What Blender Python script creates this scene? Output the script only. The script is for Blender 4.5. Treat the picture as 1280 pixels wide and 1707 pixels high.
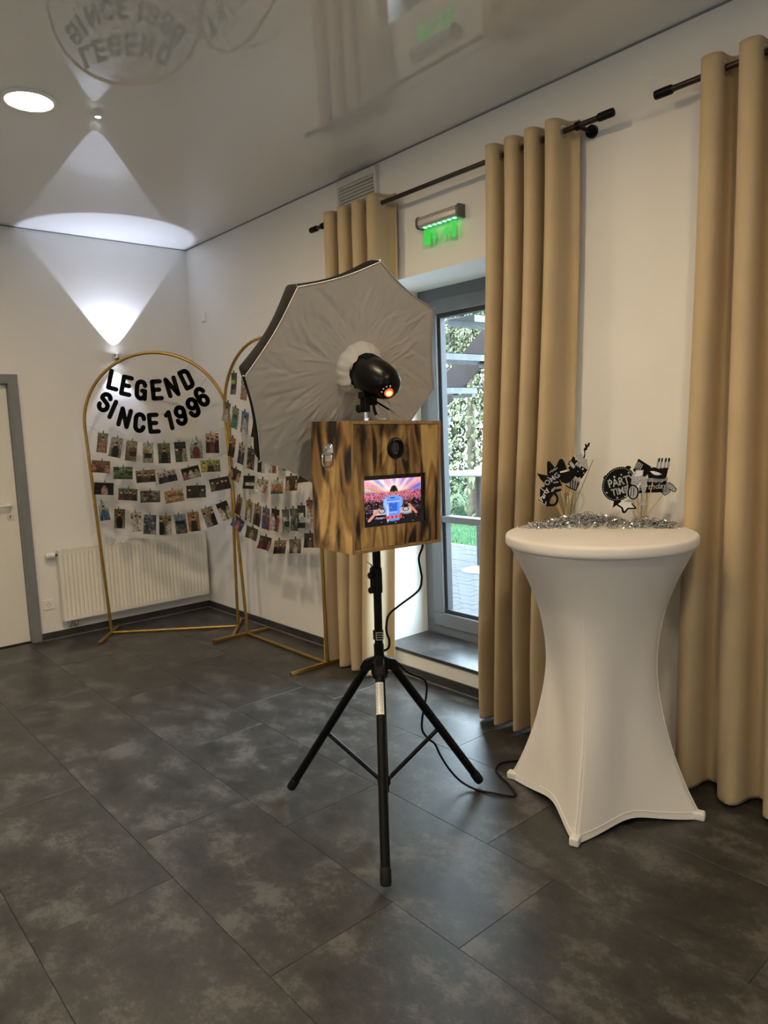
import bpy, math, random
import numpy as np
from mathutils import Vector, Matrix

for _o in list(bpy.data.objects):
    bpy.data.objects.remove(_o, do_unlink=True)
random.seed(11)
RNG = np.random.default_rng(11)
SC = bpy.context.scene
COL = SC.collection
V = Vector
PI = math.pi
H = 3.23                       # ceiling height

# ------------------------------------------------------------------ camera
cam_d = bpy.data.cameras.new('camera')
cam = bpy.data.objects.new('camera', cam_d)
COL.objects.link(cam)
cam_d.sensor_fit = 'HORIZONTAL'
cam_d.sensor_width = 36.0
cam_d.lens = 1205.83 / 1280.0 * 36.0
cam_d.clip_start = 0.05
_R = V((0.75365767, -0.65618364, -0.03772468))
_U = V((0.1060082, 0.06470947, 0.9922575))
_F = V((0.64866199, 0.7518216, -0.11832963))
cam.matrix_world = Matrix(((_R.x, _U.x, -_F.x, -3.08206), (_R.y, _U.y, -_F.y, -6.12768),
                           (_R.z, _U.z, -_F.z, 1.62), (0, 0, 0, 1)))
SC.camera = cam

# ------------------------------------------------------------------ sky and exposure
SC.view_settings.view_transform = 'Standard'
SC.view_settings.look = 'None'
SC.view_settings.gamma = 1.0
SC.view_settings.use_curve_mapping = False
SC.view_settings.exposure = 0.0
world = bpy.data.worlds.new('overcast_sky')
SC.world = world
world.use_nodes = True
_bg = world.node_tree.nodes['Background']
_bg.inputs['Color'].default_value = (0.72, 0.86, 1.0, 1)
_bg.inputs['Strength'].default_value = 24.0
DOWNLIGHT_STRENGTH = 275.0
DOWNLIGHT_COLOR = (1.0, 0.78, 0.50)
SPOT_UP_WATT = 60.0
SPOT_DOWN_WATT = 15.0


for (px_, py_, pz_, rot_, sx_, sy_) in ((0.47, -3.235, 1.33, (0, PI / 2, 0), 2.34, 1.43), (-6.86, -6.35, 1.55, (0, -PI / 2, 0), 0.60, 0.90), (-2.95, -9.36, 1.45, (PI / 2, 0, 0), 0.80, 0.50)):
    pd = bpy.data.lights.new('sky_portal', 'AREA')
    pd.shape = 'RECTANGLE'
    pd.size = sx_
    pd.size_y = sy_
    pd.cycles.is_portal = True
    po = bpy.data.objects.new('sky_portal', pd)
    COL.objects.link(po)
    po.location = (px_, py_, pz_)
    po.rotation_euler = rot_


# ------------------------------------------------------------------ helpers
def lin(c):
    return tuple(((x / 255.0) / 12.92 if x / 255.0 <= 0.04045 else ((x / 255.0 + 0.055) / 1.055) ** 2.4) for x in c)


def hexc(h):
    return lin((int(h[0:2], 16), int(h[2:4], 16), int(h[4:6], 16)))


MATS = {}


def pm(name, col, rough=0.5, metal=0.0, var=0.05, scale=6.0, bump=0.0, bscale=80.0, spec=0.5, ior=1.45,
       sheen=0.0, coat=0.0, stretch=(1, 1, 1), emit=None, trans=0.0, subsurf=0.0):
    """plain procedural surface: a noise-varied colour with optional fine relief"""
    m = bpy.data.materials.new(name)
    m.use_nodes = True
    nt = m.node_tree
    b = nt.nodes['Principled BSDF']
    tc = nt.nodes.new('ShaderNodeTexCoord')
    mp = nt.nodes.new('ShaderNodeMapping')
    mp.inputs['Scale'].default_value = stretch
    nt.links.new(tc.outputs['Object'], mp.inputs['Vector'])
    n = nt.nodes.new('ShaderNodeTexNoise')
    n.inputs['Scale'].default_value = scale
    n.inputs['Detail'].default_value = 5
    nt.links.new(mp.outputs['Vector'], n.inputs['Vector'])
    r = nt.nodes.new('ShaderNodeValToRGB')
    r.color_ramp.elements[0].position = 0.3
    r.color_ramp.elements[1].position = 0.7
    r.color_ramp.elements[0].color = tuple(max(0, c * (1 - var)) for c in col) + (1,)
    r.color_ramp.elements[1].color = tuple(min(1, c * (1 + var)) for c in col) + (1,)
    nt.links.new(n.outputs['Fac'], r.inputs['Fac'])
    nt.links.new(r.outputs['Color'], b.inputs['Base Color'])
    b.inputs['Roughness'].default_value = rough
    b.inputs['Metallic'].default_value = metal
    b.inputs['Specular IOR Level'].default_value = spec
    b.inputs['IOR'].default_value = ior
    b.inputs['Sheen Weight'].default_value = sheen
    b.inputs['Coat Weight'].default_value = coat
    b.inputs['Transmission Weight'].default_value = trans
    if emit:
        b.inputs['Emission Color'].default_value = tuple(emit[0]) + (1,)
        b.inputs['Emission Strength'].default_value = emit[1]
    if bump > 0:
        n2 = nt.nodes.new('ShaderNodeTexNoise')
        n2.inputs['Scale'].default_value = bscale
        n2.inputs['Detail'].default_value = 3
        nt.links.new(mp.outputs['Vector'], n2.inputs['Vector'])
        bp = nt.nodes.new('ShaderNodeBump')
        bp.inputs['Strength'].default_value = bump
        bp.inputs['Distance'].default_value = 0.01
        nt.links.new(n2.outputs['Fac'], bp.inputs['Height'])
        nt.links.new(bp.outputs['Normal'], b.inputs['Normal'])
    MATS[name] = m
    return m


def glass_mat(name, tint=(0.95, 0.98, 0.97), refl=0.5, rough=0.02):
    """sheet glass: transparent with a fresnel reflection"""
    m = bpy.data.materials.new(name)
    m.use_nodes = True
    nt = m.node_tree
    for n in list(nt.nodes):
        nt.nodes.remove(n)
    out = nt.nodes.new('ShaderNodeOutputMaterial')
    mix = nt.nodes.new('ShaderNodeMixShader')
    tr = nt.nodes.new('ShaderNodeBsdfTransparent')
    tr.inputs['Color'].default_value = tint + (1,)
    gl = nt.nodes.new('ShaderNodeBsdfGlossy')
    gl.inputs['Roughness'].default_value = rough
    fr = nt.nodes.new('ShaderNodeFresnel')
    fr.inputs['IOR'].default_value = 1.45
    mu = nt.nodes.new('ShaderNodeMath')
    mu.operation = 'MULTIPLY'
    mu.inputs[1].default_value = refl
    ge = nt.nodes.new('ShaderNodeNewGeometry')
    fl = nt.nodes.new('ShaderNodeMath')
    fl.operation = 'SUBTRACT'
    fl.inputs[0].default_value = 1.0
    nt.links.new(ge.outputs['Backfacing'], fl.inputs[1])
    mf = nt.nodes.new('ShaderNodeMath')
    mf.operation = 'MULTIPLY'
    nt.links.new(fr.outputs['Fac'], mf.inputs[0])
    nt.links.new(fl.outputs[0], mf.inputs[1])
    nt.links.new(mf.outputs[0], mu.inputs[0])
    nt.links.new(mu.outputs[0], mix.inputs['Fac'])
    nt.links.new(tr.outputs[0], mix.inputs[1])
    nt.links.new(gl.outputs[0], mix.inputs[2])
    nt.links.new(mix.outputs[0], out.inputs['Surface'])
    MATS[name] = m
    return m


def frame_of(p0, p1):
    d = (V(p1) - V(p0)).normalized()
    a = V((0, 0, 1)) if abs(d.z) < 0.95 else V((1, 0, 0))
    u = d.cross(a).normalized()
    return u, d.cross(u).normalized(), d


class MB:
    def __init__(self):
        self.v = []
        self.f = []

    def add(self, vs, fs):
        k = len(self.v)
        self.v += [tuple(x) for x in vs]
        self.f += [tuple(i + k for i in f) for f in fs]
        return self

    def mm(self, x0, x1, y0, y1, z0, z1, M=None):
        vs = [V((x, y, z)) for x in (x0, x1) for y in (y0, y1) for z in (z0, z1)]
        if M is not None:
            vs = [M @ p for p in vs]
        return self.add(vs, [(0, 1, 3, 2), (4, 6, 7, 5), (0, 4, 5, 1), (2, 3, 7, 6), (0, 2, 6, 4), (1, 5, 7, 3)])

    def tube(self, path, r, n=10, closed=False, caps=True):
        path = [V(p) for p in path]
        m = len(path)
        rr = r if isinstance(r, (list, tuple)) else [r] * m
        vs, fs = [], []
        u = None
        for i, p in enumerate(path):
            if closed:
                d = (path[(i + 1) % m] - path[i - 1]).normalized()
            else:
                d = (path[min(i + 1, m - 1)] - path[max(i - 1, 0)]).normalized()
            if u is None:
                a = V((0, 0, 1)) if abs(d.z) < 0.9 else V((1, 0, 0))
                u = d.cross(a).normalized()
            else:
                u = (u - d * u.dot(d)).normalized()
            w = d.cross(u)
            for k in range(n):
                t = 2 * PI * k / n
                vs.append(p + (u * math.cos(t) + w * math.sin(t)) * rr[i])
        for i in range(m if closed else m - 1):
            for k in range(n):
                a, b = i * n + k, i * n + (k + 1) % n
                j = ((i + 1) % m) * n
                fs.append((a, b, j + (k + 1) % n, j + k))
        if caps and not closed:
            fs.append(tuple(range(n))[::-1])
            fs.append(tuple((m - 1) * n + k for k in range(n)))
        return self.add(vs, fs)

    def cyl(self, p0, p1, r, n=14, r2=None):
        return self.tube([p0, p1], [r, r if r2 is None else r2], n)

    def lathe(self, prof, n=32, M=None, closed=False):
        """profile of (radius, height) about the local z axis"""
        vs, fs = [], []
        for (r, z) in prof:
            for k in range(n):
                t = 2 * PI * k / n
                p = V((r * math.cos(t), r * math.sin(t), z))
                vs.append(M @ p if M is not None else p)
        m = len(prof)
        for i in range(m if closed else m - 1):
            j = (i + 1) % m
            for k in range(n):
                k2 = (k + 1) % n
                fs.append((i * n + k, i * n + k2, j * n + k2, j * n + k))
        if not closed:
            fs.append(tuple(range(n))[::-1])
            fs.append(tuple((m - 1) * n + k for k in range(n)))
        return self.add(vs, fs)

    def prism(self, poly, z0, z1, M=None):
        n = len(poly)
        vs = [V((x, y, z0)) for x, y in poly] + [V((x, y, z1)) for x, y in poly]
        if M is not None:
            vs = [M @ p for p in vs]
        fs = [tuple(range(n))[::-1], tuple(range(n, 2 * n))]
        for i in range(n):
            j = (i + 1) % n
            fs.append((i, j, n + j, n + i))
        return self.add(vs, fs)

    def ring(self, cx, cy, rx, ry, w, z0, z1, n=28, M=None):
        """flat annulus, extruded"""
        vs, fs = [], []
        for k in range(n):
            t = 2 * PI * k / n
            c, s = math.cos(t), math.sin(t)
            for (a, b, z) in ((rx, ry, z0), (rx, ry, z1), (rx - w, ry - w, z1), (rx - w, ry - w, z0)):
                p = V((cx + a * c, cy + b * s, z))
                vs.append(M @ p if M is not None else p)
        for k in range(n):
            k2 = (k + 1) % n
            for q in range(4):
                q2 = (q + 1) % 4
                fs.append((k * 4 + q, k2 * 4 + q, k2 * 4 + q2, k * 4 + q2))
        return self.add(vs, fs)

    def grid(self, fn, nu, nv, closed_u=False):
        vs = [fn(i / nu, j / nv) for j in range(nv + 1) for i in range(nu if closed_u else nu + 1)]
        w = nu if closed_u else nu + 1
        fs = []
        for j in range(nv):
            for i in range(nu):
                i2 = (i + 1) % w
                fs.append((j * w + i, j * w + i2, (j + 1) * w + i2, (j + 1) * w + i))
        return self.add(vs, fs)

    def mesh(self, name):
        me = bpy.data.meshes.new(name)
        me.from_pydata(self.v, [], self.f)
        me.update()
        return me

    def build(self, name, m, parent=None, smooth=False, bevel=0.0, label=None, kind=None, solid=0.0, fix=True, seg=2):
        me = self.mesh(name)
        if fix:
            import bmesh
            bm = bmesh.new()
            bm.from_mesh(me)
            bmesh.ops.recalc_face_normals(bm, faces=bm.faces)
            bm.to_mesh(me)
            bm.free()
        o = link(name, me, m, parent)
        if smooth:
            soft(o)
        if solid:
            s = o.modifiers.new('thickness', 'SOLIDIFY')
            s.thickness = solid
            s.offset = 0
        if bevel:
            bv = o.modifiers.new('bevel', 'BEVEL')
            bv.width = bevel
            bv.segments = seg
            bv.limit_method = 'ANGLE'
            bv.angle_limit = math.radians(40)
        if label:
            o['label'] = label
        if kind:
            o['kind'] = kind
        return o


def soft(o, ang=45):
    """smooth shading with hard edges kept above an angle"""
    me = o.data
    import bmesh
    bm = bmesh.new()
    bm.from_mesh(me)
    for f in bm.faces:
        f.smooth = True
    for e in bm.edges:
        if len(e.link_faces) == 2 and e.calc_face_angle(0) > math.radians(ang):
            e.smooth = False
    bm.to_mesh(me)
    bm.free()


def link(name, me, m, parent=None):
    o = bpy.data.objects.new(name, me)
    COL.objects.link(o)
    if m is not None:
        if len(me.materials) == 0:
            me.materials.append(MATS[m] if isinstance(m, str) else m)
    if parent is not None:
        o.parent = parent
    return o


def tag(o, label, cat, group=None):
    o['label'] = label
    o['category'] = cat
    if group:
        o['group'] = group
    return o


def thing(name, label, cat, M=None, group=None):
    o = bpy.data.objects.new(name, None)
    COL.objects.link(o)
    o.empty_display_size = 0.05
    if M is not None:
        o.matrix_world = M
    return tag(o, label, cat, group)


def struct(o):
    o['kind'] = 'structure'
    return o


def T(x, y, z, rz=0.0):
    return Matrix.Translation((x, y, z)) @ Matrix.Rotation(rz, 4, 'Z')


def basis(o, ex, ey, ez):
    return Matrix(((ex[0], ey[0], ez[0], o[0]), (ex[1], ey[1], ez[1], o[1]), (ex[2], ey[2], ez[2], o[2]), (0, 0, 0, 1)))


def text_mesh(body, size, extrude=0.0004, offset=0.0, sx=1.0, align='CENTER', shear=0.0):
    cu = bpy.data.curves.new('lettering', 'FONT')
    cu.body = body
    cu.size = size
    cu.extrude = extrude
    cu.offset = offset
    cu.align_x = align
    cu.align_y = 'CENTER'
    cu.resolution_u = 3
    cu.shear = shear
    o = bpy.data.objects.new('lettering', cu)
    COL.objects.link(o)
    dg = bpy.context.evaluated_depsgraph_get()
    me = bpy.data.meshes.new_from_object(o.evaluated_get(dg))
    bpy.data.objects.remove(o, do_unlink=True)
    if sx != 1.0:
        me.transform(Matrix.Diagonal((sx, 1, 1, 1)))
    return me


def text_part(name, body, size, M, m, parent, **kw):
    me = text_mesh(body, size, **kw)
    me.transform(M)
    me.materials.clear()
    return link(name, me, m, parent)


def smooth_path(pts, n=8):
    """Catmull-Rom through the points"""
    P = [V(p) for p in pts]
    out = []
    for i in range(len(P) - 1):
        a, b, c, d = P[max(i - 1, 0)], P[i], P[i + 1], P[min(i + 2, len(P) - 1)]
        for k in range(n):
            t = k / n
            out.append(0.5 * ((2 * b) + (c - a) * t + (2 * a - 5 * b + 4 * c - d) * t * t + (3 * b - a - 3 * c + d) * t ** 3))
    out.append(P[-1])
    return out

# ------------------------------------------------------------------ materials
pm('wall_paint', (0.76, 0.745, 0.72), 0.85, var=0.012, scale=3, bump=0.05, bscale=140, spec=0.2)
pm('reveal_paint', (0.78, 0.78, 0.78), 0.8, var=0.01, scale=3, bump=0.04, bscale=140, spec=0.2)
pm('stretch_ceiling', (0.72, 0.71, 0.70), 0.010, var=0.008, scale=1.0, spec=0.5, ior=1.95)
pm('baseboard_vinyl', (0.042, 0.041, 0.042), 0.4, var=0.25, scale=9, spec=0.4)
pm('sealant', (0.16, 0.155, 0.15), 0.6, var=0.05)
pm('brass_gold', (0.43, 0.27, 0.075), 0.36, metal=0.85, var=0.12, scale=14)
pm('black_plastic', (0.005, 0.005, 0.0055), 0.45, var=0.1, scale=20, spec=0.18)
pm('black_matte', (0.008, 0.008, 0.008), 0.75, var=0.1, scale=20, spec=0.2)
pm('black_tube', (0.004, 0.004, 0.004), 0.36, metal=0.0, var=0.1, scale=20, spec=0.16)
pm('rubber', (0.009, 0.009, 0.009), 0.6, var=0.15, scale=30, spec=0.2)
pm('rod_bronze', (0.045, 0.036, 0.03), 0.35, metal=0.7, var=0.1, scale=20)
pm('chrome', (0.75, 0.75, 0.76), 0.12, metal=1.0, var=0.03, scale=20)
pm('steel', (0.62, 0.62, 0.63), 0.28, metal=1.0, var=0.05, scale=30)
pm('galvanised', (0.095, 0.098, 0.10), 0.6, spec=0.15, metal=0.0, var=0.18, scale=25)
pm('curtain_fabric', (0.48, 0.37, 0.225), 0.62, var=0.05, scale=4, bump=0.06, bscale=500, spec=0.25, sheen=0.15)
pm('stretch_cloth', (0.70, 0.675, 0.64), 0.75, var=0.015, scale=5, bump=0.02, bscale=600, spec=0.2, sheen=0.1)
pm('cloth_seam', (0.82, 0.79, 0.75), 0.8, var=0.02, scale=40)
pm('frame_grey', (0.128, 0.138, 0.152), 0.42, var=0.05, scale=8)
pm('gasket', (0.01, 0.01, 0.011), 0.6, var=0.1)
pm('radiator_white', (0.77, 0.745, 0.68), 0.42, var=0.01, scale=5)
pm('plastic_white', (0.78, 0.765, 0.73), 0.4, var=0.01)
pm('plastic_ivory', (0.62, 0.60, 0.55), 0.45, var=0.03)
pm('dark_slot', (0.02, 0.02, 0.02), 0.6, var=0.1)
pm('door_leaf_paint', (0.74, 0.72, 0.67), 0.5, var=0.012, scale=4)
pm('door_frame_grey', (0.20, 0.205, 0.215), 0.45, var=0.04, scale=6)
pm('softbox_cloth', (0.50, 0.475, 0.44), 0.40, var=0.03, scale=5, bump=0.35, bscale=22, spec=0.45)
pm('softbox_edge', (0.5, 0.475, 0.44), 0.5, var=0.03, scale=8)
pm('softbox_shell', (0.008, 0.008, 0.0085), 0.7, spec=0.04, var=0.2, scale=10, bump=0.2, bscale=18)
pm('sleeve_cloth', (0.66, 0.635, 0.58), 0.7, var=0.03, scale=10, bump=0.35, bscale=16)
pm('strobe_shell', (0.003, 0.003, 0.003), 0.32, var=0.08, scale=20, spec=0.2)
pm('ply_edge', (0.33, 0.20, 0.085), 0.6, var=0.3, scale=3, stretch=(40, 40, 6))
pm('skewer_wood', (0.66, 0.47, 0.22), 0.6, var=0.12, scale=30)
pm('letter_card', (0.004, 0.004, 0.004), 0.75, var=0.05, spec=0.12)
pm('string_cord', (0.25, 0.24, 0.22), 0.8, var=0.1)
pm('print_white', (0.8, 0.79, 0.76), 0.5, var=0.02)
pm('prop_black', (0.005, 0.005, 0.005), 0.75, var=0.1, spec=0.12)
pm('prop_silver', (0.40, 0.39, 0.39), 0.42, metal=0.35, var=0.35, scale=160)
pm('prop_white', (0.7, 0.69, 0.67), 0.5, var=0.05)
pm('tinsel_foil', (0.88, 0.88, 0.88), 0.09, metal=1.0, var=0.06, scale=60)
pm('sticker_paper', (0.74, 0.73, 0.70), 0.6, var=0.02)
pm('sticker_ink', (0.05, 0.05, 0.05), 0.6, var=0.1)
pm('alu_housing', (0.5, 0.49, 0.47), 0.35, metal=0.6, var=0.04)
pm('exit_cap', (0.1, 0.1, 0.1), 0.4, var=0.1)
pm('exit_green', (0.01, 0.25, 0.03), 0.4, var=0.05, emit=((0.05, 1.0, 0.10), 0.5))
pm('exit_led', (0.1, 0.6, 0.2), 0.4, var=0.05, emit=((0.10, 1.0, 0.22), 7.0))
pm('lamp_diffuser', (0.9, 0.85, 0.75), 0.5, var=0.0, emit=(DOWNLIGHT_COLOR, DOWNLIGHT_STRENGTH))
pm('spot_lens', (0.9, 0.9, 0.9), 0.3, var=0.0, emit=((0.85, 0.92, 1.0), 4.0))
pm('red_dial', (0.4, 0.02, 0.01), 0.4, var=0.1, emit=((1.0, 0.10, 0.02), 1.3))
pm('red_dial_core', (0.8, 0.3, 0.1), 0.4, var=0.1, emit=((1.0, 0.45, 0.14), 4.0))
pm('screen_bezel', (0.006, 0.006, 0.007), 0.2, var=0.05)
pm('lens_glass', (0.012, 0.012, 0.016), 0.06, var=0.05, coat=0.6)
pm('stair_brown', (0.032, 0.025, 0.024), 0.7, spec=0.1, var=0.12, scale=8)
pm('lawn_soil', (0.035, 0.075, 0.033), 0.95, spec=0.05, var=0.3, scale=9)
pm('grass_blade', (0.045, 0.10, 0.046), 0.8, spec=0.05, var=0.3, scale=5)
pm('paver_concrete', (0.056, 0.057, 0.060), 0.85, spec=0.1, var=0.12, scale=14, bump=0.15)
pm('paver_joint', (0.022, 0.022, 0.023), 0.95, var=0.2, scale=20)
pm('conifer_leaf', (0.050, 0.064, 0.028), 0.8, spec=0.08, var=0.55, scale=1.6)
pm('conifer_leaf_pale', (0.078, 0.085, 0.046), 0.8, spec=0.08, var=0.45, scale=1.9)
pm('bark', (0.12, 0.09, 0.065), 0.9, var=0.3, scale=12, bump=0.4)
pm('bistro_top', (0.12, 0.122, 0.125), 0.6, spec=0.15, var=0.02)
pm('house_far', (0.62, 0.60, 0.57), 0.8, var=0.06)
glass_mat('pane_glass', (0.93, 0.97, 0.97), 0.55)
glass_mat('tumbler_glass', (0.945, 0.955, 0.945), 2.4)
glass_mat('acrylic', (0.90, 0.97, 0.91), 0.9)


def floor_material(name, dark, light):
    """slate-look vinyl: every tile draws its own clouding"""
    m = bpy.data.materials.new(name)
    m.use_nodes = True
    nt = m.node_tree
    L = nt.links.new
    b = nt.nodes['Principled BSDF']
    tc = nt.nodes.new('ShaderNodeTexCoord')
    oi = nt.nodes.new('ShaderNodeObjectInfo')
    off = nt.nodes.new('ShaderNodeVectorMath')
    off.operation = 'MULTIPLY_ADD'
    cx = nt.nodes.new('ShaderNodeCombineXYZ')
    for i in range(3):
        L(oi.outputs['Random'], cx.inputs[i])
    L(cx.outputs[0], off.inputs[0])
    off.inputs[1].default_value = (37, 19, 11)
    L(tc.outputs['Object'], off.inputs[2])

    def noise(scale, detail, stretch, rough=0.6):
        mp = nt.nodes.new('ShaderNodeMapping')
        mp.inputs['Scale'].default_value = stretch
        L(off.outputs[0], mp.inputs['Vector'])
        n = nt.nodes.new('ShaderNodeTexNoise')
        n.inputs['Scale'].default_value = scale
        n.inputs['Detail'].default_value = detail
        n.inputs['Roughness'].default_value = rough
        L(mp.outputs[0], n.inputs['Vector'])
        return n.outputs['Fac']

    cloud = noise(5.0, 5, (1.3, 0.9, 1), 0.58)
    grain = noise(30, 6, (1.0, 0.75, 1), 0.75)
    fine = noise(95, 4, (1, 0.7, 1), 0.8)
    mx = nt.nodes.new('ShaderNodeMath')
    mx.operation = 'MULTIPLY_ADD'
    L(grain, mx.inputs[0])
    mx.inputs[1].default_value = 0.5
    cs = nt.nodes.new('ShaderNodeMath')
    cs.operation = 'MULTIPLY'
    cs.inputs[1].default_value = 0.85
    L(cloud, cs.inputs[0])
    L(cs.outputs[0], mx.inputs[2])
    m2 = nt.nodes.new('ShaderNodeMath')
    m2.operation = 'MULTIPLY_ADD'
    L(fine, m2.inputs[0])
    m2.inputs[1].default_value = 0.34
    L(mx.outputs[0], m2.inputs[2])
    cr = nt.nodes.new('ShaderNodeValToRGB')
    e = cr.color_ramp.elements
    e[0].position = 0.64
    e[0].color = tuple(dark) + (1,)
    e[1].position = 1.06
    e[1].color = tuple(light) + (1,)
    mid = cr.color_ramp.elements.new(0.87)
    mid.color = tuple(dark[i] * 0.68 + light[i] * 0.32 for i in range(3)) + (1,)
    L(m2.outputs[0], cr.inputs['Fac'])
    L(cr.outputs[0], b.inputs['Base Color'])
    rr = nt.nodes.new('ShaderNodeMapRange')
    rr.inputs['To Min'].default_value = 0.28
    rr.inputs['To Max'].default_value = 0.46
    L(grain, rr.inputs['Value'])
    L(rr.outputs[0], b.inputs['Roughness'])
    b.inputs['Specular IOR Level'].default_value = 0.5
    bp = nt.nodes.new('ShaderNodeBump')
    bp.inputs['Strength'].default_value = 0.12
    bp.inputs['Distance'].default_value = 0.004
    L(fine, bp.inputs['Height'])
    L(bp.outputs[0], b.inputs['Normal'])
    MATS[name] = m


floor_material('floor_vinyl', (0.015, 0.015, 0.0152), (0.085, 0.082, 0.077))
pm('floor_screed', (0.012, 0.011, 0.011), 0.9, var=0.1)


def burnt_wood(name, freq, seed, lo=0.42, hi=0.57):
    """flame-darkened plywood: vertical flowing grain with scorched streaks"""
    m = bpy.data.materials.new(name)
    m.use_nodes = True
    nt = m.node_tree
    L = nt.links.new
    b = nt.nodes['Principled BSDF']
    tc = nt.nodes.new('ShaderNodeTexCoord')
    mp = nt.nodes.new('ShaderNodeMapping')
    mp.inputs['Location'].default_value = (seed, seed * 0.7, seed * 1.3)
    mp.inputs['Scale'].default_value = (freq, freq, 2.3)
    L(tc.outputs['Object'], mp.inputs['Vector'])
    n = nt.nodes.new('ShaderNodeTexNoise')
    n.inputs['Scale'].default_value = 1.0
    n.inputs['Detail'].default_value = 1.3
    n.inputs['Distortion'].default_value = 0.25
    L(mp.outputs[0], n.inputs['Vector'])
    # contour lines of a smooth field give cathedral grain
    mu = nt.nodes.new('ShaderNodeMath')
    mu.operation = 'MULTIPLY'
    mu.inputs[1].default_value = 6.0
    L(n.outputs['Fac'], mu.inputs[0])
    fr = nt.nodes.new('ShaderNodeMath')
    fr.operation = 'FRACT'
    L(mu.outputs[0], fr.inputs[0])
    ring = nt.nodes.new('ShaderNodeValToRGB')
    e = ring.color_ramp.elements
    e[0].position = 0.0
    e[0].color = (0.0, 0.0, 0.0, 1)
    e[1].position = 1.0
    e[1].color = (0.1, 0.1, 0.1, 1)
    k = ring.color_ramp.elements.new(0.45)
    k.color = (0.75, 0.75, 0.75, 1)
    k = ring.color_ramp.elements.new(0.8)
    k.color = (1, 1, 1, 1)
    L(fr.outputs[0], ring.inputs['Fac'])
    # scorch mask
    mp2 = nt.nodes.new('ShaderNodeMapping')
    mp2.inputs['Location'].default_value = (seed * 2.1, seed, seed)
    mp2.inputs['Scale'].default_value = (10, 10, 3.4)
    L(tc.outputs['Object'], mp2.inputs['Vector'])
    sc = nt.nodes.new('ShaderNodeTexNoise')
    sc.inputs['Scale'].default_value = 1.0
    sc.inputs['Detail'].default_value = 4.0
    sc.inputs['Distortion'].default_value = 0.9
    L(mp2.outputs[0], sc.inputs['Vector'])
    scr = nt.nodes.new('ShaderNodeValToRGB')
    scr.color_ramp.elements[0].position = lo
    scr.color_ramp.elements[0].color = (0, 0, 0, 1)
    scr.color_ramp.elements[1].position = hi
    scr.color_ramp.elements[1].color = (1, 1, 1, 1)
    L(sc.outputs['Fac'], scr.inputs['Fac'])
    base = nt.nodes.new('ShaderNodeMixRGB')
    base.inputs[1].default_value = (0.24, 0.125, 0.036, 1)
    base.inputs[2].default_value = (0.62, 0.40, 0.15, 1)
    L(ring.outputs[0], base.inputs[0])
    char = nt.nodes.new('ShaderNodeMixRGB')
    char.inputs[1].default_value = (0.007, 0.0045, 0.003, 1)
    char.inputs[2].default_value = (0.30, 0.155, 0.05, 1)
    rp = nt.nodes.new('ShaderNodeMath')
    rp.operation = 'POWER'
    rp.inputs[1].default_value = 2.2
    L(ring.outputs[0], rp.inputs[0])
    L(rp.outputs[0], char.inputs[0])
    fin = nt.nodes.new('ShaderNodeMixRGB')
    L(scr.outputs[0], fin.inputs[0])
    L(base.outputs[0], fin.inputs[1])
    L(char.outputs[0], fin.inputs[2])
    L(fin.outputs[0], b.inputs['Base Color'])
    b.inputs['Roughness'].default_value = 0.48
    b.inputs['Specular IOR Level'].default_value = 0.4
    MATS[name] = m


burnt_wood('burnt_wood', 12.0, 3.7, 0.39, 0.53)
burnt_wood('burnt_wood_side', 6.5, 8.2)


def attr_material(name, emission=0.0, rough=0.35):
    """flat print: the picture is carried by the faces of the sheet"""
    m = bpy.data.materials.new(name)
    m.use_nodes = True
    nt = m.node_tree
    b = nt.nodes['Principled BSDF']
    a = nt.nodes.new('ShaderNodeAttribute')
    a.attribute_name = 'Col'
    if emission > 0:
        b.inputs['Base Color'].default_value = (0.01, 0.01, 0.01, 1)
        nt.links.new(a.outputs['Color'], b.inputs['Emission Color'])
        b.inputs['Emission Strength'].default_value = emission
    else:
        nt.links.new(a.outputs['Color'], b.inputs['Base Color'])
    b.inputs['Roughness'].default_value = rough
    b.inputs['Specular IOR Level'].default_value = 0.2
    MATS[name] = m


attr_material('photo_print', 0.0, 0.45)
attr_material('screen_picture', 1.15, 0.15)

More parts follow.
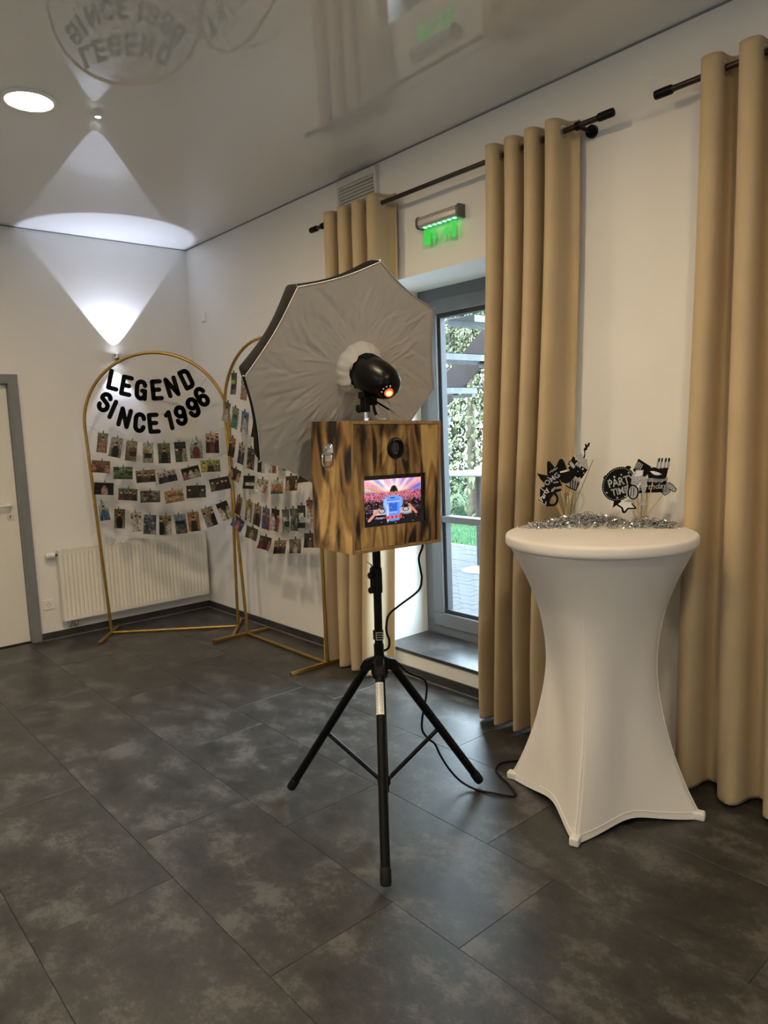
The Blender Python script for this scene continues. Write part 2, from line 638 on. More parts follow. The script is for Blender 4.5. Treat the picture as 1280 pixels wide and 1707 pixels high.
# ------------------------------------------------------------------ room shell
X0, Y0 = -6.7, -9.2
floor = struct(MB().mm(X0, 0.0, Y0, 0.0, -0.08, -0.005).mm(-2.46, -1.545, 0.0, 0.16, -0.08, 0.0).build('floor', 'floor_screed'))
_tiles = {}
cols = []
xc = -0.122
edges = [0.0]
while xc > X0:
    edges.append(xc)
    xc -= 0.4905
edges.append(X0)
for ci in range(len(edges) - 1):
    x1, x0 = edges[ci], edges[ci + 1]
    ph = -3.705 if ci % 2 == 1 else -4.37      # joints staggered by a third
    ys = [0.0]
    y = ph
    while y < 0:
        y += 0.974
    y -= 0.974
    while y > Y0:
        ys.append(y)
        y -= 0.974
    ys.append(Y0)
    for k in range(len(ys) - 1):
        w, l = x1 - x0, ys[k] - ys[k + 1]
        if w < 0.01 or l < 0.01:
            continue
        key = (round(w, 3), round(l, 3))
        if key not in _tiles:
            g, c = 0.0007, 0.0009
            a, b_ = w / 2 - g, l / 2 - g
            mb = MB()
            vs = [(-a, -b_, -0.005), (a, -b_, -0.005), (a, b_, -0.005), (-a, b_, -0.005),
                  (-a, -b_, -c), (a, -b_, -c), (a, b_, -c), (-a, b_, -c),
                  (-a + c, -b_ + c, 0), (a - c, -b_ + c, 0), (a - c, b_ - c, 0), (-a + c, b_ - c, 0)]
            mb.add(vs, [(0, 1, 5, 4), (1, 2, 6, 5), (2, 3, 7, 6), (3, 0, 4, 7), (4, 5, 9, 8), (5, 6, 10, 9),
                        (6, 7, 11, 10), (7, 4, 8, 11), (8, 9, 10, 11)])
            me = mb.mesh('floor_tile')
            me.materials.append(MATS['floor_vinyl'])
            _tiles[key] = me
        o = link('tile', _tiles[key], None, floor)
        o.location = ((x0 + x1) / 2, (ys[k] + ys[k + 1]) / 2, 0)

struct(MB().mm(X0 - 0.2, 0.5, Y0 - 0.2, 0.25, H, H + 0.12).build('ceiling', 'stretch_ceiling'))
OP0, OP1, OZ0, OZ1 = -2.52, -3.95, 0.160, 2.50        # door niche in the right wall
wr = MB()
wr.mm(0, 0.5, OP0, 0.25, -0.08, H)
wr.mm(0, 0.5, Y0 - 0.2, OP1, -0.08, H)
wr.mm(0, 0.5, OP1, OP0, OZ1, H)
wr.mm(0, 0.5, OP1, OP0, -0.08, OZ0)
struct(wr.build('wall_right', 'wall_paint'))
DX0, DX1, DZ = -2.46, -1.545, 2.06                    # door opening in the back wall
wb = MB()
wb.mm(DX1, 0.0, 0, 0.25, -0.08, H)
wb.mm(X0, DX0, 0, 0.25, -0.08, H)
wb.mm(DX0, DX1, 0, 0.25, DZ, H)
wb.mm(DX0, DX1, 0.16, 0.25, -0.08, DZ)
struct(wb.build('wall_back', 'wall_paint'))
WL = [(-6.80, -5.90)]                # small daylight window in the wall opposite
WZ0, WZ1 = 1.25, 1.85
WF = (-3.35, -2.55, 1.20, 1.70)      # and one behind the camera
wl = MB()
wl.mm(X0 - 0.2, X0, Y0 - 0.2, 0.25, -0.08, WZ0)
wl.mm(X0 - 0.2, X0, Y0 - 0.2, 0.25, WZ1, H)
yy0 = Y0 - 0.2
for (a, b_) in WL + [(0.25, 0.25)]:
    wl.mm(X0 - 0.2, X0, yy0, a, WZ0, WZ1)
    yy0 = b_
struct(wl.build('wall_left', 'wall_paint'))
wf = MB()
wf.mm(X0, WF[0], Y0 - 0.2, Y0, -0.08, H)
wf.mm(WF[1], 0.0, Y0 - 0.2, Y0, -0.08, H)
wf.mm(WF[0], WF[1], Y0 - 0.2, Y0, -0.08, WF[2])
wf.mm(WF[0], WF[1], Y0 - 0.2, Y0, WF[3], H)
struct(wf.build('wall_front', 'wall_paint'))


def baseboard(name, mbs):
    o = struct(mbs.build(name, 'baseboard_vinyl', bevel=0.003))
    return o


b = MB().mm(-0.014, 0.0, Y0, 0.0, 0.0, 0.059)
br = baseboard('baseboard_right', b)
MB().mm(-0.024, -0.013, Y0, -0.014, 0.0, 0.006).build('sealant_line', 'sealant', br)
b = MB().mm(-1.486, -0.014, -0.014, 0.0, 0.0, 0.059)
bb = baseboard('baseboard_back', b)
MB().mm(-1.486, -0.024, -0.024, -0.013, 0.0, 0.005).build('sealant_line', 'sealant', bb)
baseboard('baseboard_left', MB().mm(X0, X0 + 0.014, Y0, 0, 0, 0.059))
# thin shadow gap profile where ceiling meets the walls
struct(MB().mm(-0.006, 0.0, Y0, 0, H - 0.007, H).build('trim_1', 'door_frame_grey'))
struct(MB().mm(X0, -0.006, -0.006, 0, H - 0.007, H).build('trim_2', 'door_frame_grey'))
# niche floor
sl = struct(MB().mm(-0.006, 0.40, OP1 + 0.001, OP0 - 0.001, OZ0, OZ0 + 0.006).build('trim_3', 'floor_vinyl', bevel=0.002))
MB().mm(-0.010, -0.0005, OP1 + 0.001, OP0 - 0.001, OZ0 - 0.016, OZ0 + 0.0065).build('nosing', 'baseboard_vinyl', sl, bevel=0.003)

# ------------------------------------------------------------------ glazed terrace door
win = struct(bpy.data.objects.new('window_1', None))
COL.objects.link(win)
win.location = (0.40, 0, 0)
FZ0, FZ1 = OZ0 + 0.006, OZ1


def rect_frame(mb, y0, y1, z0, z1, w, xa, xb, wb_=None):
    """picture frame in the y-z plane with mitred look"""
    wb_ = wb_ or w
    mb.mm(xa, xb, y0, y1, z1 - w, z1)
    mb.mm(xa, xb, y0, y1, z0, z0 + wb_)
    mb.mm(xa, xb, y1 - w, y1, z0 + wb_, z1 - w)
    mb.mm(xa, xb, y0, y0 + w, z0 + wb_, z1 - w)


m_ = MB()
rect_frame(m_, OP1, OP0, FZ0, FZ1, 0.085, 0.0, 0.08)
m_.build('outer_frame', 'frame_grey', win, bevel=0.003)
m_ = MB()
rect_frame(m_, OP1 + 0.065, OP0 - 0.085, FZ0 + 0.062, FZ1 - 0.072, 0.095, -0.018, 0.06)
sash = m_.build('sash', 'frame_grey', win, bevel=0.005)
m_ = MB()
GY0, GY1, GZ0, GZ1 = OP1 + 0.16, OP0 - 0.180, FZ0 + 0.157, FZ1 - 0.167
rect_frame(m_, GY0, GY1, GZ0, GZ1, 0.026, 0.0, 0.05)
m_.build('gasket', 'gasket', win, bevel=0.002)
MB().mm(-0.012, 0.06, GY0, GY1 + 0.008, 0.955, 1.000).build('glazing_bar', 'frame_grey', win, bevel=0.004)
MB().mm(0.028, 0.034, GY0, GY1, 1.0, GZ1).build('pane', 'pane_glass', win)
MB().mm(0.028, 0.034, GY0, GY1, GZ0, 0.955).build('pane', 'pane_glass', win)
MB().mm(-0.075, -0.06, OP1 + 0.11, OP1 + 0.13, 1.02, 1.16).build('door_handle', 'steel', win, bevel=0.004)

for wi, (a, b_) in enumerate(WL):
    w2 = struct(bpy.data.objects.new('window_%d' % (wi + 2), None))
    COL.objects.link(w2)
    w2.location = (X0 - 0.14, 0, 0)
    m_ = MB()
    rect_frame(m_, a, b_, WZ0, WZ1, 0.07, 0.0, 0.07)
    m_.mm(0.0, 0.07, (a + b_) / 2 - 0.035, (a + b_) / 2 + 0.035, WZ0 + 0.07, WZ1 - 0.07)
    m_.build('frame', 'frame_grey', w2, bevel=0.004)
    for (p, q) in ((a + 0.07, (a + b_) / 2 - 0.035), ((a + b_) / 2 + 0.035, b_ - 0.07)):
        MB().mm(0.03, 0.036, p, q, WZ0 + 0.07, WZ1 - 0.07).build('pane', 'pane_glass', w2)
    MB().mm(0.07, 0.20, a, b_, WZ0, WZ0 + 0.02).build('window_sill', 'plastic_white', w2)

w3 = struct(bpy.data.objects.new('window_3', None))
COL.objects.link(w3)
w3.matrix_world = Matrix.Translation((0, Y0 - 0.14, 0)) @ Matrix.Rotation(PI / 2, 4, 'Z')
m_ = MB()                                             # local y runs towards -x
rect_frame(m_, -WF[1], -WF[0], WF[2], WF[3], 0.07, 0.0, 0.07)
m_.build('frame', 'frame_grey', w3, bevel=0.004)
MB().mm(0.03, 0.036, -WF[1] + 0.07, -WF[0] - 0.07, WF[2] + 0.07, WF[3] - 0.07).build('pane', 'pane_glass', w3)
MB().mm(0.07, 0.20, -WF[1], -WF[0], WF[2], WF[2] + 0.02).build('window_sill', 'plastic_white', w3)

# ------------------------------------------------------------------ interior door
door = struct(bpy.data.objects.new('door_1', None))
COL.objects.link(door)
door.location = (DX1, 0, 0)
m_ = MB()
fx = 0.060
m_.mm(0.0, fx, -0.018, 0.0, 0, DZ + fx)
m_.mm(DX0 - DX1 - fx, DX0 - DX1, -0.018, 0.0, 0, DZ + fx)
m_.mm(DX0 - DX1, 0.0, -0.018, 0.0, DZ, DZ + fx)
m_.mm(-0.012, 0.0, -0.018, 0.11, 0, DZ)
m_.mm(DX0 - DX1, DX0 - DX1 + 0.012, -0.018, 0.11, 0, DZ)
m_.mm(DX0 - DX1 + 0.012, -0.012, -0.018, 0.11, DZ - 0.012, DZ)
m_.build('door_frame', 'door_frame_grey', door, bevel=0.003)
leaf = MB().mm(DX0 - DX1 + 0.014, -0.014, 0.045, 0.085, 0.008, DZ - 0.014).build('door_leaf', 'door_leaf_paint', door, bevel=0.002)
hd = MB()
hx = -0.075
hd.cyl((hx, 0.045, 1.115), (hx, 0.034, 1.115), 0.027, 24)
hd.cyl((hx, 0.036, 1.115), (hx, -0.012, 1.115), 0.010)
hd.tube(smooth_path([(hx, -0.004, 1.115), (hx - 0.012, -0.012, 1.115), (hx - 0.06, -0.013, 1.115), (hx - 0.125, -0.010, 1.114)], 5), 0.0095, 10)
hd.build('door_handle', 'plastic_white', leaf, smooth=True)
kr = MB().cyl((hx, 0.045, 1.025), (hx, 0.034, 1.025), 0.026, 24).build('key_rosette', 'plastic_ivory', leaf, smooth=True)
k = MB().cyl((hx, 0.0345, 1.029), (hx, 0.0332, 1.029), 0.006)
k.mm(hx - 0.003, hx + 0.003, 0.0332, 0.0345, 1.012, 1.028)
k.build('keyhole', 'dark_slot', leaf)

# ------------------------------------------------------------------ radiator under the left arch
RX0, RX1, RZ0, RZ1 = -1.328, -0.040, 0.143, 0.724
rad = thing('radiator', 'cream ribbed panel radiator on the back wall behind the left arch', 'radiator', T(RX0, 0, RZ0))
RW, RH = RX1 - RX0, RZ1 - RZ0
yf = -0.100
m_ = MB()
nr = 38
mx_, mz = 0.022, 0.030
pitch = (RW - 2 * mx_) / nr


def ribpt(x, z):
    inset = 0.0
    if mx_ < x < RW - mx_:
        t = ((x - mx_) / pitch) % 1.0
        s = max(0.0, 1 - abs(t - 0.5) / 0.26)
        s = s * s * (3 - 2 * s)
        e = min(1.0, max(0.0, (z - mz) / 0.012)) * min(1.0, max(0.0, (RH - mz - z) / 0.012))
        inset = 0.007 * s * e
    return V((x, yf + inset, z))


xs = [0.0, mx_ * 0.5] + [mx_ + pitch * (i / 8) for i in range(nr * 8 + 1)] + [RW - mx_ * 0.5, RW]
zs = [0, 0.008, mz, mz + 0.006, mz + 0.012, RH * 0.5, RH - mz - 0.012, RH - mz - 0.006, RH - mz, RH - 0.008, RH]
m_.add([ribpt(x, z) for z in zs for x in xs],
       [(j * len(xs) + i, j * len(xs) + i + 1, (j + 1) * len(xs) + i + 1, (j + 1) * len(xs) + i)
        for j in range(len(zs) - 1) for i in range(len(xs) - 1)])
m_.build('front_panel', 'radiator_white', rad, smooth=True, solid=0.002, fix=False)
MB().mm(0.01, RW - 0.01, -0.045, -0.032, 0.02, RH - 0.02).build('rear_panel', 'radiator_white', rad, bevel=0.003)
m_ = MB()
m_.mm(0.0, RW, -0.103, -0.098, RH - 0.004, RH + 0.004)
m_.mm(0.0, RW, -0.036, -0.030, RH - 0.004, RH + 0.004)
for i in range(44):
    x = 0.012 + i * (RW - 0.03) / 43
    m_.mm(x, x + 0.008, -0.098, -0.036, RH - 0.003, RH + 0.001)
m_.build('top_grille', 'radiator_white', rad)
for xx in (0.0, RW - 0.004):
    MB().mm(xx, xx + 0.004, -0.101, -0.028, 0.0, RH).build('side_cover', 'radiator_white', rad, bevel=0.002)
m_ = MB()
m_.cyl((0.0, -0.055, RH - 0.035), (-0.022, -0.055, RH - 0.035), 0.010)
m_.build('valve_body', 'dark_slot', rad, smooth=True)
m_ = MB()
Mv = basis((-0.018, -0.055, RH - 0.035), (0, 1, 0), (0, 0, 1), (-1, 0, 0))
m_.lathe([(0.017, 0), (0.020, 0.004), (0.022, 0.010), (0.0245, 0.03), (0.0245, 0.06), (0.021, 0.068), (0.012, 0.071)], 20, Mv)
hd_ = m_.build('thermostat_head', 'plastic_white', rad, smooth=True)
m_ = MB()
for i in range(3):
    m_.lathe([(0.0250, 0.032 + i * 0.010), (0.0252, 0.034 + i * 0.010), (0.0250, 0.036 + i * 0.010)], 20, Mv)
m_.build('grip_groove', 'plastic_ivory', hd_)
for xx in (0.055, 0.105):
    m_ = MB().cyl((xx, -0.06, 0.0), (xx, -0.06, -0.045), 0.011)
    m_.cyl((xx, -0.06, -0.012), (xx, -0.06, -0.028), 0.017, 8)
    m_.tube(smooth_path([(xx, -0.06, -0.04), (xx, -0.055, -0.055), (xx, -0.03, -0.06), (xx, -0.002, -0.06)], 4), 0.008, 8)
    m_.build('pipe_fitting', 'steel', rad, smooth=True)
for xx in (0.2, RW - 0.2):
    MB().mm(xx, xx + 0.03, -0.034, -0.001, 0.1, RH - 0.06).build('wall_bracket', 'plastic_white', rad)

# wall socket left of the radiator
so = thing('wall_socket', 'white square wall socket beside the grey door frame', 'socket', T(-1.412, 0, 0.288))
MB().mm(-0.041, 0.041, -0.010, 0.0, -0.041, 0.041).build('cover_plate', 'plastic_white', so, bevel=0.004)
MB().ring(0, 0, 0.0225, 0.0225, 0.0025, 0.009, 0.0125, 24, Matrix.Rotation(PI / 2, 4, 'X')).build('socket_rim', 'plastic_ivory', so, smooth=True)
m_ = MB()
for sx_ in (-0.0095, 0.0095):
    m_.cyl((sx_, -0.0102, 0), (sx_, -0.0112, 0), 0.0035, 10)
m_.mm(-0.0025, 0.0025, -0.0115, -0.0100, 0.0135, 0.0195)
m_.mm(-0.0025, 0.0025, -0.0115, -0.0100, -0.0195, -0.0135)
m_.build('contact_hole', 'dark_slot', so)

# blank plate high on the right wall
bp_ = thing('blank_plate', 'small white cover plate high on the right wall near the corner', 'wall plate', T(0, -0.262, 2.617, 0))
MB().mm(-0.012, 0.0, -0.041, 0.041, -0.041, 0.041).build('plate', 'plastic_white', bp_, bevel=0.005)
MB().mm(-0.0135, -0.0118, -0.031, 0.031, -0.031, 0.031).build('inset', 'plastic_white', bp_, bevel=0.001)

# ------------------------------------------------------------------ chrome up-and-down wall lamp
lm = thing('wall_lamp', 'round chrome wall lamp throwing light up and down', 'wall lamp', T(-0.712, 0, 2.268))
m_ = MB().cyl((0, 0, 0), (0, -0.018, 0), 0.024, 20)
m_.build('wall_mount', 'chrome', lm, smooth=True)
prof = [(0.030, -0.034), (0.036, -0.029), (0.042, -0.017), (0.0455, 0.0), (0.042, 0.017), (0.036, 0.029), (0.030, 0.034)]
m_ = MB().lathe([(0.026, -0.030)] + prof + [(0.026, 0.030)], 28, T(0, -0.058, 0))
m_.build('shade', 'chrome', lm, smooth=True)
for zz in (0.0305, -0.0305):
    m_ = MB().lathe([(0.001, 0), (0.024, 0)], 20, T(0, -0.058, zz))
    m_.build('lens', 'spot_lens', lm)


def spot(name, z, up, watt, ang):
    d = bpy.data.lights.new(name, 'SPOT')
    d.energy = watt
    d.color = (0.70, 0.79, 1.0)
    d.spot_size = math.radians(ang)
    d.spot_blend = 0.12 if up else 0.5
    d.shadow_soft_size = 0.006
    o = bpy.data.objects.new(name, d)
    COL.objects.link(o)
    o.location = (-0.712, -0.058, z)
    o.rotation_euler = (PI if up else 0, 0, 0)
    return o


spot('wall_lamp_beam_up', 2.268 + 0.040, True, SPOT_UP_WATT, 76)
spot('wall_lamp_beam_down', 2.268 - 0.040, False, SPOT_DOWN_WATT, 76)

# ------------------------------------------------------------------ round ceiling downlights
DL = [(-1.91, -2.29), (-1.91, -4.10), (-1.91, -5.91), (-4.55, -2.29), (-4.55, -4.10), (-4.55, -5.91)]
DLN = ['round warm white ceiling downlight at the upper left of the picture',
       'round warm ceiling downlight above the photo booth, outside the picture',
       'round warm ceiling downlight between table and camera, outside the picture',
       'round warm ceiling downlight left of the picture by the back wall',
       'round warm ceiling downlight left of the picture level with the booth',
       'round warm ceiling downlight left of the camera']
for (x, y), lab in zip(DL, DLN):
    d = thing('ceiling_downlight', lab, 'ceiling light', T(x, y, H), 'round ceiling downlights')
    m_ = MB().lathe([(0.124, 0.0), (0.124, -0.006), (0.118, -0.012), (0.106, -0.012), (0.104, -0.004), (0.104, 0.0)], 40)
    m_.build('trim_ring', 'plastic_white', d, smooth=True)
    m_ = MB().lathe([(0.104, -0.003), (0.104, -0.009), (0.09, -0.0125), (0.0005, -0.0135)], 40)
    m_.build('diffuser', 'lamp_diffuser', d, smooth=True)

# ------------------------------------------------------------------ louvred vent behind the far curtain
vt = thing('air_vent', 'beige louvred air vent under the ceiling behind the far curtain', 'air vent', T(0, -2.43, 3.06))
vw, vh = 0.395, 0.30
m_ = MB()
for (a, b_, c, d) in ((-vw / 2, vw / 2, vh / 2 - 0.045, vh / 2), (-vw / 2, vw / 2, -vh / 2, -vh / 2 + 0.02),
                      (-vw / 2, -vw / 2 + 0.02, -vh / 2 + 0.02, vh / 2 - 0.045), (vw / 2 - 0.02, vw / 2, -vh / 2 + 0.02, vh / 2 - 0.045)):
    m_.mm(-0.03, 0.0, a, b_, c, d)
m_.build('frame', 'plastic_ivory', vt, bevel=0.004)
MB().mm(-0.006, 0.0, -vw / 2 + 0.02, vw / 2 - 0.02, -vh / 2 + 0.02, vh / 2 - 0.045).build('backing', 'exit_cap', vt)
for i in range(11):
    z = vh / 2 - 0.055 - i * 0.0205
    m_ = MB()
    m_.mm(-0.012, 0.012, -vw / 2 + 0.02, vw / 2 - 0.02, -0.0018, 0.0018, Matrix.Translation((-0.018, 0, z)) @ Matrix.Rotation(math.radians(-58), 4, 'Y'))
    m_.build('slat', 'plastic_ivory', vt)

# ------------------------------------------------------------------ green emergency exit sign
ex = thing('exit_sign', 'emergency exit sign with glowing green acrylic panel above the glazed door', 'exit sign', T(0, -3.168, 2.772))
m_ = MB()
m_.prism([(0.0, -0.030), (0.050, -0.030), (0.062, -0.018), (0.062, 0.016), (0.050, 0.030), (0.0, 0.030)], -0.150, 0.150,
         basis((0, 0, 0), (-1, 0, 0), (0, 0, 1), (0, 1, 0)))
m_.build('housing', 'alu_housing', ex, bevel=0.002)
MB().mm(-0.0635, -0.0600, -0.150, 0.150, 0.008, 0.011).build('housing_groove', 'exit_cap', ex)
for s_ in (-1, 1):
    m_ = MB()
    m_.prism([(0.0, -0.036), (0.052, -0.036), (0.066, -0.020), (0.066, 0.018), (0.052, 0.034), (0.0, 0.034)], s_ * 0.150, s_ * 0.166,
             basis((0, 0, 0), (-1, 0, 0), (0, 0, 1), (0, 1, 0)))
    m_.build('end_cap', 'exit_cap', ex, bevel=0.003)
px_ = -0.034
MB().mm(px_ - 0.004, px_ + 0.004, -0.138, 0.138, -0.148, -0.030).build('acrylic_panel', 'acrylic', ex, bevel=0.001)
for i in range(7):
    yy = -0.115 + i * 0.0385
    MB().mm(px_ - 0.009, px_ + 0.009, yy - 0.008, yy + 0.008, -0.034, -0.030).build('led', 'exit_led', ex)
Me = basis((px_ - 0.0045, 0, -0.088), (0, -1, 0), (0, 0, 1), (-1, 0, 0))      # x reads left to right from the room
pg = MB()
pg.prism([(-0.122, -0.044), (-0.072, -0.044), (-0.072, 0.044), (-0.122, 0.044)], 0, 0.0006, Me)
pg.build('pictogram_door', 'exit_green', ex)
pg = MB()
pg.prism([(-0.046, 0.034), (-0.030, 0.034), (-0.030, -0.008), (-0.018, -0.008), (-0.038, -0.036), (-0.058, -0.008), (-0.046, -0.008)], 0, 0.0006, Me)
pg.build('pictogram_arrow', 'exit_green', ex)
pg = MB()
pg.ring(0.074, 0.032, 0.009, 0.009, 0.0085, 0, 0.0006, 16, Me)
for (a, b_, w) in (((0.068, 0.020), (0.056, -0.008), 0.007), ((0.066, 0.018), (0.090, 0.004), 0.004), ((0.066, 0.020), (0.040, 0.012), 0.004),
                   ((0.040, 0.012), (0.036, -0.006), 0.0035), ((0.056, -0.006), (0.078, -0.020), 0.0055), ((0.078, -0.020), (0.074, -0.042), 0.005),
                   ((0.056, -0.006), (0.046, -0.026), 0.0055), ((0.046, -0.026), (0.020, -0.034), 0.0045)):
    a, b_ = V((a[0], a[1], 0)), V((b_[0], b_[1], 0))
    n_ = (b_ - a).normalized().cross(V((0, 0, 1))) * w
    pg.prism([(p.x, p.y) for p in (a + n_, b_ + n_, b_ - n_, a - n_)], 0, 0.0006, Me)
pg.build('pictogram_runner', 'exit_green', ex)
pg = MB()
pg.prism([(0.098, -0.044), (0.126, -0.044), (0.126, 0.044), (0.098, 0.044)], 0, 0.0005, Me)
pg.build('pictogram_frame', 'exit_green', ex)

# ------------------------------------------------------------------ curtain rods
RODX, RODZ = -0.12, 2.93


def rod(label, y0, y1, brackets):
    r = thing('curtain_rod', label, 'curtain rod', T(RODX, y0, RODZ), 'dark bronze curtain rods')
    L_ = y1 - y0
    MB().cyl((0, 0, 0), (0, L_, 0), 0.0125, 16).build('pole', 'rod_bronze', r, smooth=True)
    for (a, s_) in ((0, 1), (L_, -1)):
        m_ = MB().lathe([(0.013, -0.070), (0.0175, -0.068), (0.0185, -0.06), (0.0185, 0.0), (0.016, 0.006)], 20,
                        basis((0, a, 0), (1, 0, 0), (0, 0, -1), (0, -1 if s_ > 0 else 1, 0)))
        m_.build('end_cap', 'black_plastic', r, smooth=True)
    for yb in brackets:
        m_ = MB().cyl((0, yb - y0, -0.002), (0.112, yb - y0, -0.002), 0.009, 12)
        m_.cyl((0.100, yb - y0, 0), (0.1195, yb - y0, 0), 0.028, 24)
        m_.ring(0, 0, 0.019, 0.019, 0.006, -0.010, 0.010, 20, basis((0, yb - y0, 0), (1, 0, 0), (0, 0, 1), (0, -1, 0)))
        m_.build('bracket', 'black_plastic', r, smooth=True)
    return r


rod('dark bronze curtain rod with black end caps above the glazed door', -2.125, -4.245, (-2.19, -4.135))
rod('dark bronze curtain rod running out of frame at upper right', -4.575, -6.75, (-6.6,))


# ------------------------------------------------------------------ eyelet curtains
def curtain(label, yt, yb, nf, phase, seed, amp=(0.074, 0.092), xm=(-0.12, -0.15)):
    rg = random.Random(seed)
    jit = [rg.uniform(-1, 1) for _ in range(nf + 3)]
    jit2 = [rg.uniform(-1, 1) for _ in range(nf + 3)]
    root = thing('curtain', label, 'curtain', T(0, (yt[0] + yt[1]) / 2, 0), 'beige eyelet curtains')
    yc = (yt[0] + yt[1]) / 2
    ztop = RODZ + 0.058

    def surf(u, t, off=0.0):
        # u along the rod, t from top (0) to floor (1)
        ph = 2 * PI * nf * u + phase
        k = u * nf
        i = int(min(max(k, 0), nf))
        fr = k - i
        j = jit[i] * (1 - fr) + jit[i + 1] * fr
        j2 = jit2[i] * (1 - fr) + jit2[i + 1] * fr
        s = t * t * (3 - 2 * t)
        a = amp[0] * (1 - s) + amp[1] * s
        a *= 1 + 0.25 * s * j
        c = math.cos(ph)
        w = math.copysign(abs(c) ** 0.80, c)          # rounded, slightly flattened folds
        x = xm[0] * (1 - s) + xm[1] * s + a * w
        y = (yt[0] + (yt[1] - yt[0]) * u) * (1 - s) + (yb[0] + (yb[1] - yb[0]) * u) * s
        y += (yt[1] - yt[0]) / nf * 0.10 * math.sin(2 * ph) * (1 - 0.4 * s) + 0.018 * j2 * s
        # pinch marks just under the heading
        x += 0.004 * math.sin(ph * 3 + seed) * math.exp(-((t - 0.05) / 0.03) ** 2)
        # crumple near the floor
        x += 0.010 * s ** 8 * math.sin(ph * 1.7 + 9 * t + seed) + 0.012 * s ** 10 * j
        z = ztop - 0.012 * (1 - c) * 0.5 * max(0, 1 - t * 8)
        z = z + (0.012 - z) * t
        if t > 0.995:
            z += 0.006 * (1 + j) * 0.5
        x = min(x, -0.028)
        nx = -1
        return V((x + off * nx, y - yc, z))

    ts = [0, 0.008, 0.016, 0.03, 0.045, 0.06, 0.08, 0.11] + [0.15 + 0.05 * i for i in range(15)] + [0.88, 0.90, 0.92, 0.935, 0.95, 0.962, 0.972, 0.98, 0.988, 0.994, 1.0]
    nu = nf * 26
    mb = MB()
    mb.add([surf(i / nu, t) for t in ts for i in range(nu + 1)],
           [(j * (nu + 1) + i, j * (nu + 1) + i + 1, (j + 1) * (nu + 1) + i + 1, (j + 1) * (nu + 1) + i)
            for j in range(len(ts) - 1) for i in range(nu)])
    o = mb.build('fabric', 'curtain_fabric', root, smooth=False, fix=False)
    for p in o.data.polygons:
        p.use_smooth = True
    s_ = o.modifiers.new('thickness', 'SOLIDIFY')
    s_.thickness = 0.003
    # hem fold
    mb = MB()
    th = [0.974, 0.980, 0.988, 0.994, 0.9995]
    mb.add([surf(i / nu, t, 0.003) for t in th for i in range(nu + 1)],
           [(j * (nu + 1) + i, j * (nu + 1) + i + 1, (j + 1) * (nu + 1) + i + 1, (j + 1) * (nu + 1) + i)
            for j in range(len(th) - 1) for i in range(nu)])
    h_ = mb.build('hem', 'curtain_fabric', root, fix=False)
    for p in h_.data.polygons:
        p.use_smooth = True
    # eyelets where the cloth crosses the rod
    for k in range(2 * nf + 1):
        u = ((PI / 2 + PI * k) - phase) / (2 * PI * nf)
        if not 0.0 < u < 1.0:
            continue
        tz = (ztop - RODZ) / (ztop - 0.012)
        p = surf(u, tz)
        mb = MB().ring(0, 0, 0.029, 0.029, 0.009, -0.004, 0.004, 24,
                       Matrix.Translation((RODX, p.y, RODZ)) @ Matrix.Rotation(PI / 2, 4, 'X'))
        mb.build('eyelet', 'steel', root, smooth=True)
    return root


curtain('beige floor-length eyelet curtain behind the light umbrella and tripod', (-2.258, -2.822), (-2.10, -2.68), 4, 0.3, 3)
curtain('beige floor-length eyelet curtain between glazed door and white table', (-3.612, -4.092), (-3.540, -4.0), 4, 0.3, 5)
curtain('beige floor-length curtain at the right edge of the frame', (-4.69, -5.41), (-4.61, -5.50), 5, 0.3, 9, amp=(0.068, 0.082), xm=(-0.115, -0.125))

# ------------------------------------------------------------------ gold arches
def arch_matrix(A, B, k):
    A, B = V((A[0], A[1], 0)), V((B[0], B[1], 0))
    d = (B - A).normalized()
    nn = V((-d.y, d.x, 0))
    up = (V((0, 0, 1)) + nn * k).normalized()
    n = d.cross(up)
    return basis(A, d, up, n), (B - A).length       # local x along the base, y up, z towards the room


